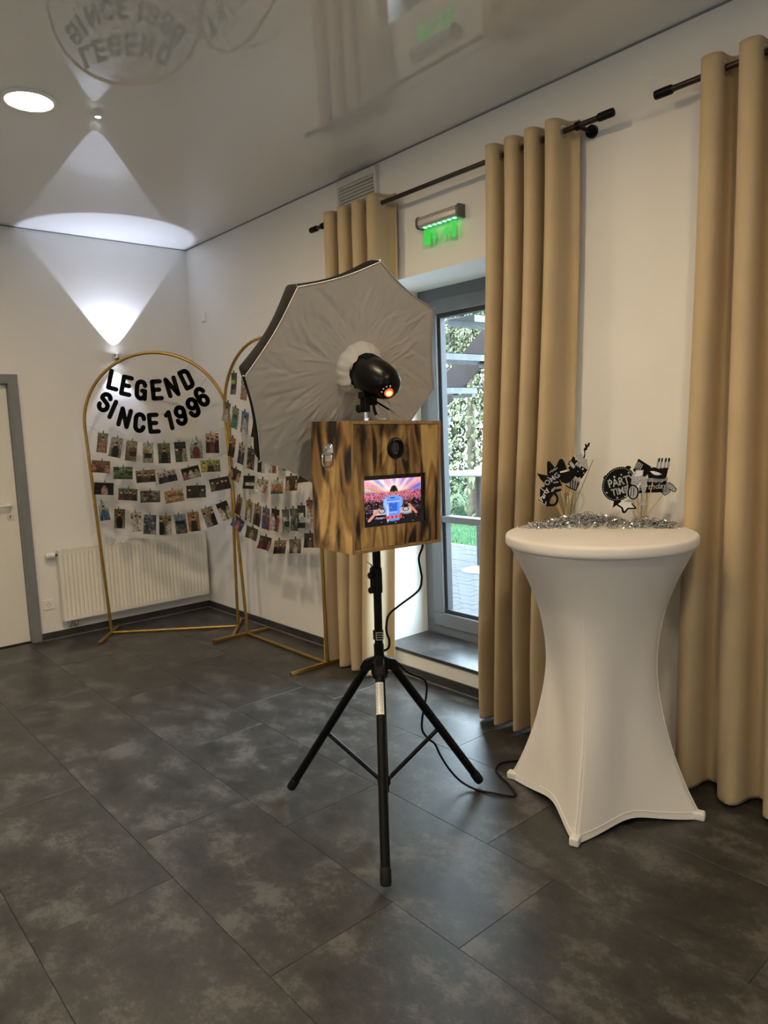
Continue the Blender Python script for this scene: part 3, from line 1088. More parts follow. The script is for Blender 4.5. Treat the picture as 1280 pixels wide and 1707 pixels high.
def arch(label, A, B, k, flare, zs_, ztop):
    M, W = arch_matrix(A, B, k)
    r = thing('gold_arch', label, 'arch stand', M, 'gold photo arches')
    path = [(0, 0.02, 0)]
    for i in range(1, 9):
        t = i / 8
        path.append((-flare * t ** 1.1, 0.02 + (zs_ - 0.02) * t, 0))
    hw = W / 2 + flare
    for i in range(1, 32):
        t = PI - PI * i / 32
        path.append((W / 2 + hw * math.cos(t), zs_ + (ztop - zs_) * math.sin(t), 0))
    for i in range(8, 0, -1):
        t = i / 8
        path.append((W + flare * t ** 1.1, 0.02 + (zs_ - 0.02) * t, 0))
    path.append((W, 0.02, 0))
    MB().tube(path, 0.0125, 12).build('arch_tube', 'brass_gold', r, smooth=True)
    MB().cyl((0.0, 0.0135, 0), (W, 0.0135, 0), 0.0105, 12).build('base_bar', 'brass_gold', r, smooth=True)
    inv = M.inverted()
    for x in (0.0, W):
        p = M @ V((x, 0, 0))
        dn = V((M[0][2], M[1][2], 0)).normalized()
        m_ = MB()
        a, b_ = p + dn * 0.30, p - dn * 0.205
        side = V((-dn.y, dn.x, 0)) * 0.0115
        pts = [a + side, a - side, b_ - side, b_ + side]
        lo = [inv @ (q + V((0, 0, 0.001))) for q in pts]
        hi = [inv @ (q + V((0, 0, 0.025))) for q in pts]
        m_.add(lo + hi, [(0, 1, 2, 3), (4, 7, 6, 5), (0, 4, 5, 1), (1, 5, 6, 2), (2, 6, 7, 3), (3, 7, 4, 0)])
        f = m_.build('foot_bar', 'brass_gold', r, bevel=0.003)
        m_ = MB()
        e = a + dn * 0.0004
        q_ = [e + side * 0.7 + V((0, 0, 0.0045)), e - side * 0.7 + V((0, 0, 0.0045)), e - side * 0.7 + V((0, 0, 0.0215)), e + side * 0.7 + V((0, 0, 0.0215))]
        m_.add([inv @ x_ for x_ in q_], [(0, 1, 2, 3)])
        m_.build('open_tube_end', 'dark_slot', f, fix=False)
    return M, W


M1, W1 = arch('gold metal arch in the corner with LEGEND SINCE 1996 letters', (-1.011, -0.235), (-0.192, -0.868), -0.05, 0.045, 1.70, 2.255)
M2, W2 = arch('gold metal arch along the right wall partly hidden by the umbrella', (-0.25, -1.119), (-0.255, -2.194), -0.025, 0.065, 1.74, 2.265)


def stroke(mb, pts, w, z0, z1):
    """flat stroke with rounded ends, extruded"""
    for i in range(len(pts) - 1):
        a, b_ = V((pts[i][0], pts[i][1], 0)), V((pts[i + 1][0], pts[i + 1][1], 0))
        d = (b_ - a)
        if d.length < 1e-6:
            continue
        an = math.atan2(d.y, d.x)
        poly = []
        for k in range(7):
            t = an - PI / 2 + PI * k / 6
            poly.append((b_.x + w * math.cos(t), b_.y + w * math.sin(t)))
        for k in range(7):
            t = an + PI / 2 + PI * k / 6
            poly.append((a.x + w * math.cos(t), a.y + w * math.sin(t)))
        mb.prism(poly, z0, z1)


def arcpts(cx, cy, rx, ry, a0, a1, n=12):
    return [(cx + rx * math.cos(math.radians(a0 + (a1 - a0) * i / n)), cy + ry * math.sin(math.radians(a0 + (a1 - a0) * i / n))) for i in range(n + 1)]


# bold condensed capitals in a box 0.6 wide, 1 high, centred; stroke half width 0.105
GL = {
    'L': [[(-0.18, 0.40), (-0.18, -0.40), (0.20, -0.40)]],
    'E': [[(0.19, 0.40), (-0.17, 0.40), (-0.17, -0.40), (0.21, -0.40)], [(-0.17, 0.01), (0.13, 0.01)]],
    'G': [arcpts(0, 0.18, 0.19, 0.22, 10, 180) + arcpts(0, -0.18, 0.19, 0.22, 180, 330), [(0.19, -0.40), (0.19, -0.03), (0.06, -0.03)]],
    'N': [[(-0.20, -0.40), (-0.20, 0.40), (0.20, -0.40), (0.20, 0.40)]],
    'D': [[(-0.17, -0.40), (-0.17, 0.40), (0.0, 0.40)] + arcpts(0.02, 0.21, 0.17, 0.19, 80, 0) + arcpts(0.02, -0.21, 0.17, 0.19, 0, -80) + [(0.0, -0.40), (-0.17, -0.40)]],
    'S': [arcpts(0.0, 0.21, 0.19, 0.19, 10, 200) + arcpts(0.0, -0.19, 0.20, 0.21, 70, -190)],
    'I': [[(0, 0.40), (0, -0.40)]],
    'C': [arcpts(0, 0.18, 0.19, 0.22, 5, 180) + arcpts(0, -0.18, 0.19, 0.22, 180, 355)],
    '1': [[(-0.12, 0.25), (0.03, 0.38), (0.03, -0.40)]],
    '9': [arcpts(0, 0.18, 0.19, 0.22, 0, 360, 20), [(0.19, 0.18)] + arcpts(0, -0.18, 0.19, 0.22, 0, -170)],
    '6': [arcpts(0, -0.18, 0.19, 0.22, 0, 360, 20), [(-0.19, -0.18)] + arcpts(0, 0.18, 0.19, 0.22, 180, 10)],
}
_gm = {}


def letter_mesh(ch):
    if ch not in _gm:
        mb = MB()
        for st in GL[ch]:
            stroke(mb, [(x * 0.162, y * 0.162) for x, y in st], 0.0175, -0.001, 0.001)
        me = mb.mesh('letter')
        me.materials.append(MATS['letter_card'])
        _gm[ch] = me
    return _gm[ch]


def hang_string(a, b_, mids):
    """path through supports in the arch plane"""
    return smooth_path([(a[0], a[1], 0)] + [(m[0], m[1], 0.0) for m in mids] + [(b_[0], b_[1], 0)], 6)


_mat_rot = lambda u, z, deg, zz=0.0: Matrix.Translation((u, z, zz)) @ Matrix.Rotation(math.radians(deg), 4, 'Z')
for (label, letters, a, b_) in (
    ('black card letters spelling LEGEND strung across the left arch',
     [('L', 0.214, 2.054, -17), ('E', 0.305, 2.008, -15), ('G', 0.415, 1.971, -8), ('E', 0.534, 1.968, 1), ('N', 0.655, 1.987, 12), ('D', 0.771, 2.041, 22)],
     (0.155, 2.185), (0.845, 2.195)),
    ('black card letters spelling SINCE 1996 strung below LEGEND',
     [('S', 0.129, 1.887, -27), ('I', 0.185, 1.829, -28), ('N', 0.270, 1.762, -20), ('C', 0.382, 1.719, -9), ('E', 0.488, 1.710, 1),
      ('1', 0.617, 1.730, 9), ('9', 0.705, 1.762, 8), ('9', 0.806, 1.822, 16), ('6', 0.880, 1.902, 25)],
     (0.068, 2.055), (0.945, 2.070)),
):
    bn = thing('letter_banner', label, 'banner', M1, 'letter banners on the left arch')
    tops = []
    for (ch, u, z, deg) in letters:
        o = link('letter', letter_mesh(ch), None, bn)
        o.matrix_local = _mat_rot(u, z, deg, 0.004)
        o['label'] = 'black letter ' + ch if ch.isalpha() else 'black digit ' + ch
        t = math.radians(deg)
        tops.append((u - math.sin(t) * 0.062, z + math.cos(t) * 0.062))
    MB().tube(hang_string(a, b_, tops), 0.0009, 6).build('string', 'string_cord', bn)

# ------------------------------------------------------------------ photo prints on strings
def colour_sheet(name, img, w, h, m, curl=0.0, thick=0.0):
    """a flat sheet whose faces carry a small picture; img is rows x cols x 3, top row first"""
    hh, ww = img.shape[:2]
    xs_ = np.linspace(-w / 2, w / 2, ww + 1)
    ys_ = np.linspace(h / 2, -h / 2, hh + 1)
    vs = []
    for y in ys_:
        f = (h / 2 - y) / h
        for x in xs_:
            e = (x / (w / 2))
            vs.append((x, y, curl * (f * f * 0.9 + 0.5 * e * e * f)))
    fs = [(j * (ww + 1) + i, (j + 1) * (ww + 1) + i, (j + 1) * (ww + 1) + i + 1, j * (ww + 1) + i + 1) for j in range(hh) for i in range(ww)]
    me = bpy.data.meshes.new(name)
    me.from_pydata(vs, [], fs)
    at = me.color_attributes.new('Col', 'FLOAT_COLOR', 'CORNER')
    c = np.ones((hh * ww, 4, 4), dtype=np.float32)
    c[:, :, :3] = img.reshape(-1, 1, 3)
    at.data.foreach_set('color', c.ravel())
    me.materials.append(MATS[m])
    me.update()
    return me


def blob(img, cx, cy, rx, ry, col, soft_=0.35):
    hh, ww = img.shape[:2]
    yy, xx = np.mgrid[0:hh, 0:ww]
    d = np.sqrt((((xx + 0.5) / ww - cx) / rx) ** 2 + (((yy + 0.5) / hh - cy) / ry) ** 2)
    a = np.clip((1 + soft_ / 2 - d) / soft_, 0, 1)[..., None]
    img[:] = img * (1 - a) + np.array(col) * a


def rect(img, x0, y0, x1, y1, col):
    hh, ww = img.shape[:2]
    img[int(y0 * hh):max(int(y1 * hh), int(y0 * hh) + 1), int(x0 * ww):max(int(x1 * ww), int(x0 * ww) + 1)] = col


def picture(spec, portrait, seed):
    """small snapshot: background, mottling, ground and people"""
    kind, top, bot, people = spec
    g = np.random.default_rng(seed)
    hh, ww = (33, 20) if portrait else (21, 32)
    t = np.linspace(0, 1, hh)[:, None, None]
    img = np.array(hexc(top)) * (1 - t) + np.array(hexc(bot)) * t
    img = np.repeat(img, ww, axis=1)
    img = img * (0.75 + 0.5 * g.random((hh, ww, 1)))
    if kind == 'l':                                   # view with sky, building or ground
        for q, c in enumerate(people):
            y0 = 0.35 + 0.18 * q
            x0 = g.uniform(0, 0.4)
            rect(img, x0, y0, min(1, x0 + g.uniform(0.5, 0.9)), min(1, y0 + 0.25), np.array(hexc(c)))
        img *= (0.8 + 0.4 * g.random((hh, ww, 1)))
    elif kind == 'f':                                 # foliage or dense clutter
        for q in range(26):
            c = people[q % len(people)]
            blob(img, g.random(), g.random(), g.uniform(0.05, 0.14), g.uniform(0.05, 0.14), hexc(c))
    else:
        n = len(people)
        for q, c in enumerate(people):
            cx = 0.5 if n == 1 else 0.16 + 0.68 * q / (n - 1)
            cx += g.uniform(-0.03, 0.03)
            base = 0.30 if portrait else 0.32
            cy = base + g.uniform(-0.05, 0.06)
            rw = min(0.30, 0.72 / max(1, n)) if portrait else min(0.17, 0.55 / max(2, n))
            blob(img, cx, cy + 0.45, rw, 0.40, hexc(c))
            blob(img, cx, cy, rw * 0.42, 0.085 if portrait else 0.12, hexc(random.Random(seed + q).choice(['c9986f', 'b98a66', 'd3a581'])))
            blob(img, cx, cy - (0.065 if portrait else 0.09), rw * 0.42, 0.05, hexc('1c1714'))
            if kind == 'b':                           # bare arms, skin below
                blob(img, cx, cy + 0.35, rw * 0.7, 0.2, hexc('b58058'))
    g2 = np.repeat(np.repeat(g.random((hh // 3 + 1, ww // 3 + 1, 1)), 3, axis=0), 3, axis=1)[:hh, :ww]
    img *= (0.45 + 0.75 * g2) * (0.7 + 0.6 * g.random((hh, ww, 1)))
    lum = img.mean(axis=2, keepdims=True)
    img = (lum + (img - lum) * 0.75) * 0.72
    return np.clip(img, 0.002, 0.95)


PH1 = [
    [(0.079, 1.572, 0.079, 0.155, -10), (0.181, 1.532, 0.093, 0.156, -14), (0.297, 1.500, 0.086, 0.160, -10), (0.426, 1.479, 0.084, 0.158, -4),
     (0.552, 1.471, 0.096, 0.159, -1), (0.681, 1.476, 0.090, 0.159, 2), (0.805, 1.500, 0.099, 0.159, -1), (0.935, 1.536, 0.104, 0.158, -2)],
    [(0.050, 1.385, 0.143, 0.096, -6), (0.218, 1.327, 0.150, 0.097, -3), (0.392, 1.294, 0.153, 0.098, 2), (0.561, 1.284, 0.152, 0.092, 10),
     (0.749, 1.306, 0.144, 0.095, 12), (0.907, 1.355, 0.154, 0.095, 1)],
    [(0.057, 1.208, 0.151, 0.097, -5), (0.240, 1.154, 0.150, 0.095, -6), (0.413, 1.129, 0.157, 0.093, -1), (0.602, 1.125, 0.152, 0.099, 7),
     (0.779, 1.154, 0.154, 0.099, 0), (0.972, 1.208, 0.161, 0.101, 9)],
    [(0.038, 1.027, 0.079, 0.149, 5), (0.156, 0.961, 0.084, 0.158, -5), (0.287, 0.929, 0.085, 0.160, 2), (0.390, 0.902, 0.099, 0.158, -6),
     (0.512, 0.891, 0.097, 0.158, -3), (0.635, 0.896, 0.093, 0.161, 4), (0.741, 0.910, 0.093, 0.159, 3), (0.868, 0.943, 0.094, 0.158, 16),
     (0.993, 0.987, 0.094, 0.149, 20)]]
SP1 = [
    [('child sitting on a plain grey ground', ('b', '8a8272', '746b5c', ['b98560'])), ('person in dark shirt on pale wall', ('p', 'a8a292', '7d6f5e', ['23242b'])),
     ('brown house front with branches', ('l', '9a8a70', '7a5f42', ['6d4c30', '3a2b20'])), ('yellow house under pale sky', ('l', '9fb0b8', '8f8a7a', ['b58f3a', '2a2622'])),
     ('man in black shirt before green trees', ('p', '6f7d4a', '3c4a2c', ['17171d'])), ('couple standing before dark hedge', ('p', '2e3a26', '2a2a22', ['46543a', '8a8474'])),
     ('boy with red scarf on teal ground', ('p', 'b9c4be', '3f7470', ['7a1f24'])), ('four people in one bright frame', ('p', 'c9a27c', '6b2d22', ['2a1f22', '7a2a22', '1d1b26']))],
    [('two children at a brown table', ('b', '8a6044', '4a2a1e', ['7a3a28', 'a05a3c'])), ('big green tree on a lawn', ('f', '7f9a70', '3a5230', ['2f4a24', '4d6b3a', '1f3018'])),
     ('sepia group by a wall', ('p', '9a7c56', '5a4028', ['2f2318', '4a3826', '231a12'])), ('black and white group outdoors', ('p', 'b8b0a0', '5a564c', ['141414', '3a3a3a', '1c1c20', '2a2a2a'])),
     ('dark night group in pale clothes', ('p', '151512', '20201c', ['8a4a5a', 'b8b0a4', '8f8a80'])), ('yellow jackets close up group', ('p', 'a8b82a', '4a4420', ['c8b020', '2a2a24', '6a665a']))],
    [('dark portrait in pale dress', ('p', '1c1a18', '14120f', ['b08a8a'])), ('row of people under trees', ('p', '6a7a58', '2a221c', ['6a2a24', '2a2a30', '5a3a30', '222228'])),
     ('parked motorbikes crowd', ('f', '7a756c', '4a4640', ['23211f', '8a857c', '3a3634', '6a3028'])), ('sepia street with large building', ('l', 'b89a70', '9a7448', ['8a6038', 'b08858'])),
     ('person bending over dark ground', ('p', '3a3220', '14120c', ['2a2416', '4a4a3a'])), ('dark group with waiters', ('p', '3a3428', '1c1814', ['6a5a3c', '20242c', '3a2a20', '18202a']))],
    [('blue jacket with white top edge', ('p', 'c8ccc8', '2a3a4a', ['2f6a8a'])), ('man in dark suit by brown wall', ('p', '6a4c34', '8a7a60', ['14120f'])),
     ('three people in white clothes', ('p', 'b8b0a2', '9a927f', ['c4c0b6', 'b4aea0', 'd0ccc4'])), ('blue grey tangle of machinery', ('f', '6a7080', '4a5060', ['2a3040', '8a90a0', '4a4a3a'])),
     ('two people in black and white', ('p', '8a7a50', '5a4a34', ['18181a', 'b0aca0'])), ('empty road under blue sky', ('l', '6f8ca0', '5a5a50', ['1f2a24', '4a4c48'])),
     ('person on an orange floor', ('p', 'a07a4a', 'b06a24', ['2a2622'])), ('couple embracing on beige ground', ('p', 'a08c68', '7a684c', ['8a8070', '141414'])),
     ('night photo of two in white', ('p', '1c2418', '3a3a24', ['c4beb0', 'b0aa9c']))]]
PH2 = [
    [(0.129, 1.976, 0.085, 0.160, -3), (0.268, 1.927, 0.093, 0.160, -10)],
    [(-0.020, 1.770, 0.093, 0.150, -14), (0.097, 1.720, 0.098, 0.159, -14), (0.236, 1.683, 0.104, 0.160, -11), (0.397, 1.646, 0.097, 0.156, -10)],
    [(0.017, 1.501, 0.092, 0.150, -12), (0.146, 1.449, 0.088, 0.156, -14), (0.281, 1.413, 0.103, 0.158, -9), (0.429, 1.391, 0.101, 0.156, -6),
     (0.578, 1.391, 0.104, 0.153, -2), (0.723, 1.410, 0.097, 0.150, 0)],
    [(0.025, 1.291, 0.170, 0.090, -13), (0.230, 1.237, 0.165, 0.098, 1), (0.417, 1.217, 0.165, 0.095, -4), (0.620, 1.217, 0.160, 0.099, 4),
     (0.811, 1.249, 0.153, 0.102, 5), (0.988, 1.312, 0.150, 0.095, 6)],
    [(0.043, 1.049, 0.082, 0.150, -19), (0.185, 1.011, 0.088, 0.159, -11), (0.309, 0.990, 0.098, 0.162, -12), (0.432, 0.974, 0.101, 0.162, -6),
     (0.560, 0.973, 0.108, 0.160, -4), (0.701, 0.977, 0.090, 0.161, 4), (0.805, 0.993, 0.094, 0.156, 2), (0.905, 1.022, 0.095, 0.156, 4), (1.011, 1.064, 0.090, 0.157, 3)],
    [(0.017, 0.907, 0.157, 0.090, -19), (0.210, 0.845, 0.165, 0.092, -7), (0.400, 0.789, 0.163, 0.095, -3), (0.599, 0.779, 0.165, 0.095, 7),
     (0.795, 0.804, 0.150, 0.098, 6), (0.987, 0.865, 0.146, 0.098, 6)]]
SP2 = [
    [('lime green object on dark ground', ('l', '4a4a46', '6a6a64', ['a4c020', '2a2a28'])), ('bare chested man on pale ground', ('b', '8a96a0', 'a08468', ['b07a54']))],
    [('child under green leaves', ('p', '5a7040', 'a09484', ['c0b4a8'])), ('swimming pool with roof', ('l', '9a9074', '3a8a80', ['3a4a3c', '2a9088'])),
     ('man in white on blue sky', ('p', '4a78b0', '8a7c64', ['b4b8bc'])), ('dark landscape half hidden', ('l', '3a4650', '14181c', ['20282c', '101214']))],
    [('orange evening sky above dark people', ('p', 'c08050', '3a241c', ['2a201c', '1c1a1c'])), ('people under a white tent', ('p', 'b0b090', '5a4c3c', ['2a3a5a', '3a3028'])),
     ('crowd in brown hall', ('f', '4a3c30', '2a221c', ['7a5a44', '1c1814', '9a8870'])), ('black and white couple', ('p', '5a5a56', '8a8a84', ['18181a', 'c0c0bc'])),
     ('white coat with red detail', ('p', '3a3a3a', '4a4a4c', ['c0c0bc', 'a03a28'])), ('pale grey figures', ('p', '8a8a84', '6a6a68', ['b8b4ac', '3a3a3c']))],
    [('two bare shouldered people', ('b', '4a4234', '2a2418', ['a8785a', 'b0805c'])), ('small white bird on black', ('l', '1c1c18', '141410', ['2a2a22', 'c0c0b8'])),
     ('family in white under trees', ('p', 'b4b8a8', '2f4028', ['d0ccc4', 'c4c0b8', 'b0505a'])), ('orange car with white top edge', ('l', 'c8ccc4', '2c4428', ['c07a30', 'b06a28'])),
     ('hands reaching across a table', ('b', '5a4630', '2a1f16', ['a0704a', '141210'])), ('dark group by night', ('p', '1c1a18', '101012', ['23222a', '2a2622', '1c1c22']))],
    [('brown dog by a door', ('p', '8a8072', '3a2018', ['4a2418'])), ('person in white among yellow leaves', ('p', 'a88a30', '3a3a1c', ['c4bea8'])),
     ('person against brown wood wall', ('p', '9a8468', '4a3428', ['2a1c18'])), ('people before a timber house', ('p', '6a7c90', '4a3a2c', ['2f4a8a', '8a2a28'])),
     ('women in red and white', ('p', '1c2018', '2a3020', ['b0b0b0', '8a2430'])), ('white fence with dark trees', ('l', '4a5a60', '8a8c88', ['c4c4c0', '23282a'])),
     ('grey yard with branches', ('f', '6a7464', '4a524c', ['3a443c', '8a9084', '23282a'])), ('white paper sheet on black', ('l', '3a3c40', '14161a', ['c0c0c0', 'a8a8a8'])),
     ('group in white with red roof', ('p', '7a2a2a', '8a8478', ['c0bcb4', 'a8a49c']))],
    [('children in blue and pink', ('p', '2a2f5a', '5a5a6a', ['3a5a9a', 'b05a6a', '3a3a6a'])), ('bare child on green lawn', ('b', '4a5c34', '3a4a28', ['b8805a'])),
     ('two faces close together', ('p', '4a2c24', '2a1614', ['6a2a28', '8a4a3a'])), ('group before beige wall', ('p', 'a8906c', '5a4434', ['1c1816', '23201f', '5a3a2c'])),
     ('pale portrait with brown curtain', ('p', '8a8070', '4a3020', ['a8a49c'])), ('dark portrait at the right end', ('p', '3a3834', '1c1a18', ['5a5450']))]]
ORD = ['first', 'second', 'third', 'fourth', 'fifth', 'sixth', 'seventh', 'eighth', 'ninth']
pin_me = {}


def clothespin():
    if 'm' not in pin_me:
        mb = MB()
        mb.prism([(-0.0022, -0.010), (0.0022, -0.010), (0.0030, 0.006), (0.0022, 0.018), (-0.0022, 0.018), (-0.0030, 0.006)], 0.0012, 0.0045)
        mb.prism([(-0.0022, -0.010), (0.0022, -0.010), (0.0030, 0.006), (0.0022, 0.018), (-0.0022, 0.018), (-0.0030, 0.006)], -0.0045, -0.0012)
        mb.mm(-0.0032, 0.0032, -0.004, 0.004, 0.003, 0.006)
        me = mb.mesh('clothespin')
        me.materials.append(MATS['bark'])
        pin_me['m'] = me
    return pin_me['m']


def hang_photos(PH, SP, M, side, ends, curl):
    sd = 100 if side == 'left' else 400
    for r, row in enumerate(PH):
        where = ORD[r]
        path = []
        for i, (u, z, w, h, deg) in enumerate(row):
            desc, spec = SP[r][i]
            sd += 1
            t = math.radians(deg)
            root = thing('photo_print', '%s, %s print on %s string, %s arch' % (desc, ORD[i], where, side), 'photo',
                         M @ _mat_rot(u - math.sin(t) * h / 2, z + math.cos(t) * h / 2, deg, 0.0025), 'photo prints on the %s arch' % side)
            portrait = h > w
            img = picture(spec, portrait, sd)
            c = curl * random.uniform(0.5, 1.3) * (1.0 if not portrait else 0.6)
            me = colour_sheet('print', img, w, h, 'photo_print', c)
            me.transform(Matrix.Translation((0, -h / 2, 0)))
            o = link('print', me, None, root)
            s_ = o.modifiers.new('thickness', 'SOLIDIFY')
            s_.thickness = 0.0006
            p = link('clothespin', clothespin(), None, root)
            p.location = (random.uniform(-0.01, 0.01), 0.001, 0)
            path.append((u - math.sin(t) * (h / 2 + 0.002), z + math.cos(t) * (h / 2 + 0.002)))
        a, b_ = ends[r]
        so_ = MB().tube(hang_string(a, b_, path), 0.0008, 6)
        s_ = so_.build('photo_string', 'string_cord')
        s_.matrix_world = M
        tag(s_, 'thin %s string of photo prints across the %s gold arch' % (where, side), 'string', 'photo strings')


hang_photos(PH1, SP1, M1, 'left',
            [((-0.045, 1.715), (1.079, 1.675)), ((-0.040, 1.497), (1.074, 1.472)), ((-0.034, 1.290), (1.068, 1.245)), ((-0.029, 1.127), (1.062, 1.100))], 0.008)
hang_photos(PH2, SP2, M2, 'right',
            [((0.050, 2.085), (1.02, 2.085)), ((-0.062, 1.884), (1.135, 1.880)), ((-0.055, 1.619), (1.132, 1.62)), ((-0.048, 1.381), (1.125, 1.385)),
             ((-0.042, 1.189), (1.115, 1.18)), ((-0.036, 0.988), (1.105, 0.97))], 0.022)

# ------------------------------------------------------------------ photo booth box
bc = V((-1.2391, -3.9595, 1.3954))
BW, BD, BH = 0.4512, 0.2499, 0.4871
MBx = Matrix.Translation(bc) @ Matrix.Rotation(-0.0194, 4, 'Z') @ Matrix.Rotation(0.0227, 4, 'Y') @ Matrix.Rotation(0.0151, 4, 'X') @ Matrix.Translation((0, 0, -BH / 2))
bx = thing('photo_booth_box', 'scorched plywood photo booth box with screen and camera lens on tripod', 'photo booth', MBx)
hw, hd2, tk = BW / 2, BD / 2, 0.013
for s_ in (-1, 1):
    m_ = MB().mm(min(s_ * hw, s_ * (hw - tk)), max(s_ * hw, s_ * (hw - tk)), -hd2, hd2, 0, BH)
    sp_ = m_.build('side_panel', 'burnt_wood_side', bx, bevel=0.0012)
    m_ = MB().mm(min(s_ * (hw - 0.0012), s_ * (hw - tk + 0.0008)), max(s_ * (hw - 0.0012), s_ * (hw - tk + 0.0008)), -hd2 - 0.0006, -hd2 + 0.001, 0.001, BH - 0.001)
    m_.build('ply_edge', 'ply_edge', sp_)
for (z0, z1, nm) in ((BH - tk, BH, 'top_panel'), (0.0, tk, 'bottom_panel')):
    sp_ = MB().mm(-hw + tk, hw - tk, -hd2, hd2, z0, z1).build(nm, 'burnt_wood_side', bx, bevel=0.0008)
    MB().mm(-hw + tk, hw - tk, -hd2 - 0.0005, -hd2 + 0.001, z0 + 0.0012, z1 - 0.0012).build('ply_edge', 'ply_edge', sp_)
MB().mm(-hw + tk, hw - tk, hd2 - 0.012, hd2 - 0.002, tk, BH - tk).build('back_panel', 'burnt_wood_side', bx)
# inset front with cut-outs
fy0, fy1 = -hd2 + 0.004, -hd2 + 0.014
sx0, sx1, sz0, sz1 = -0.163, 0.148, BH / 2 - 0.151, BH / 2 + 0.041
m_ = MB()
ix, iz0, iz1 = hw - tk - 0.0008, tk + 0.0008, BH - tk - 0.0008
m_.mm(-ix, ix, fy0, fy1, sz1, iz1)
m_.mm(-ix, ix, fy0, fy1, iz0, sz0)
m_.mm(-ix, sx0, fy0, fy1, sz0, sz1)
m_.mm(sx1, ix, fy0, fy1, sz0, sz1)
m_.build('front_panel', 'burnt_wood', bx)
# scorched rim round the screen opening
scr = MB().mm(sx0 - 0.004, sx1 + 0.004, fy1 - 0.003, fy1 + 0.008, sz0 - 0.004, sz1 + 0.004).build('screen', 'screen_bezel', bx, bevel=0.002)


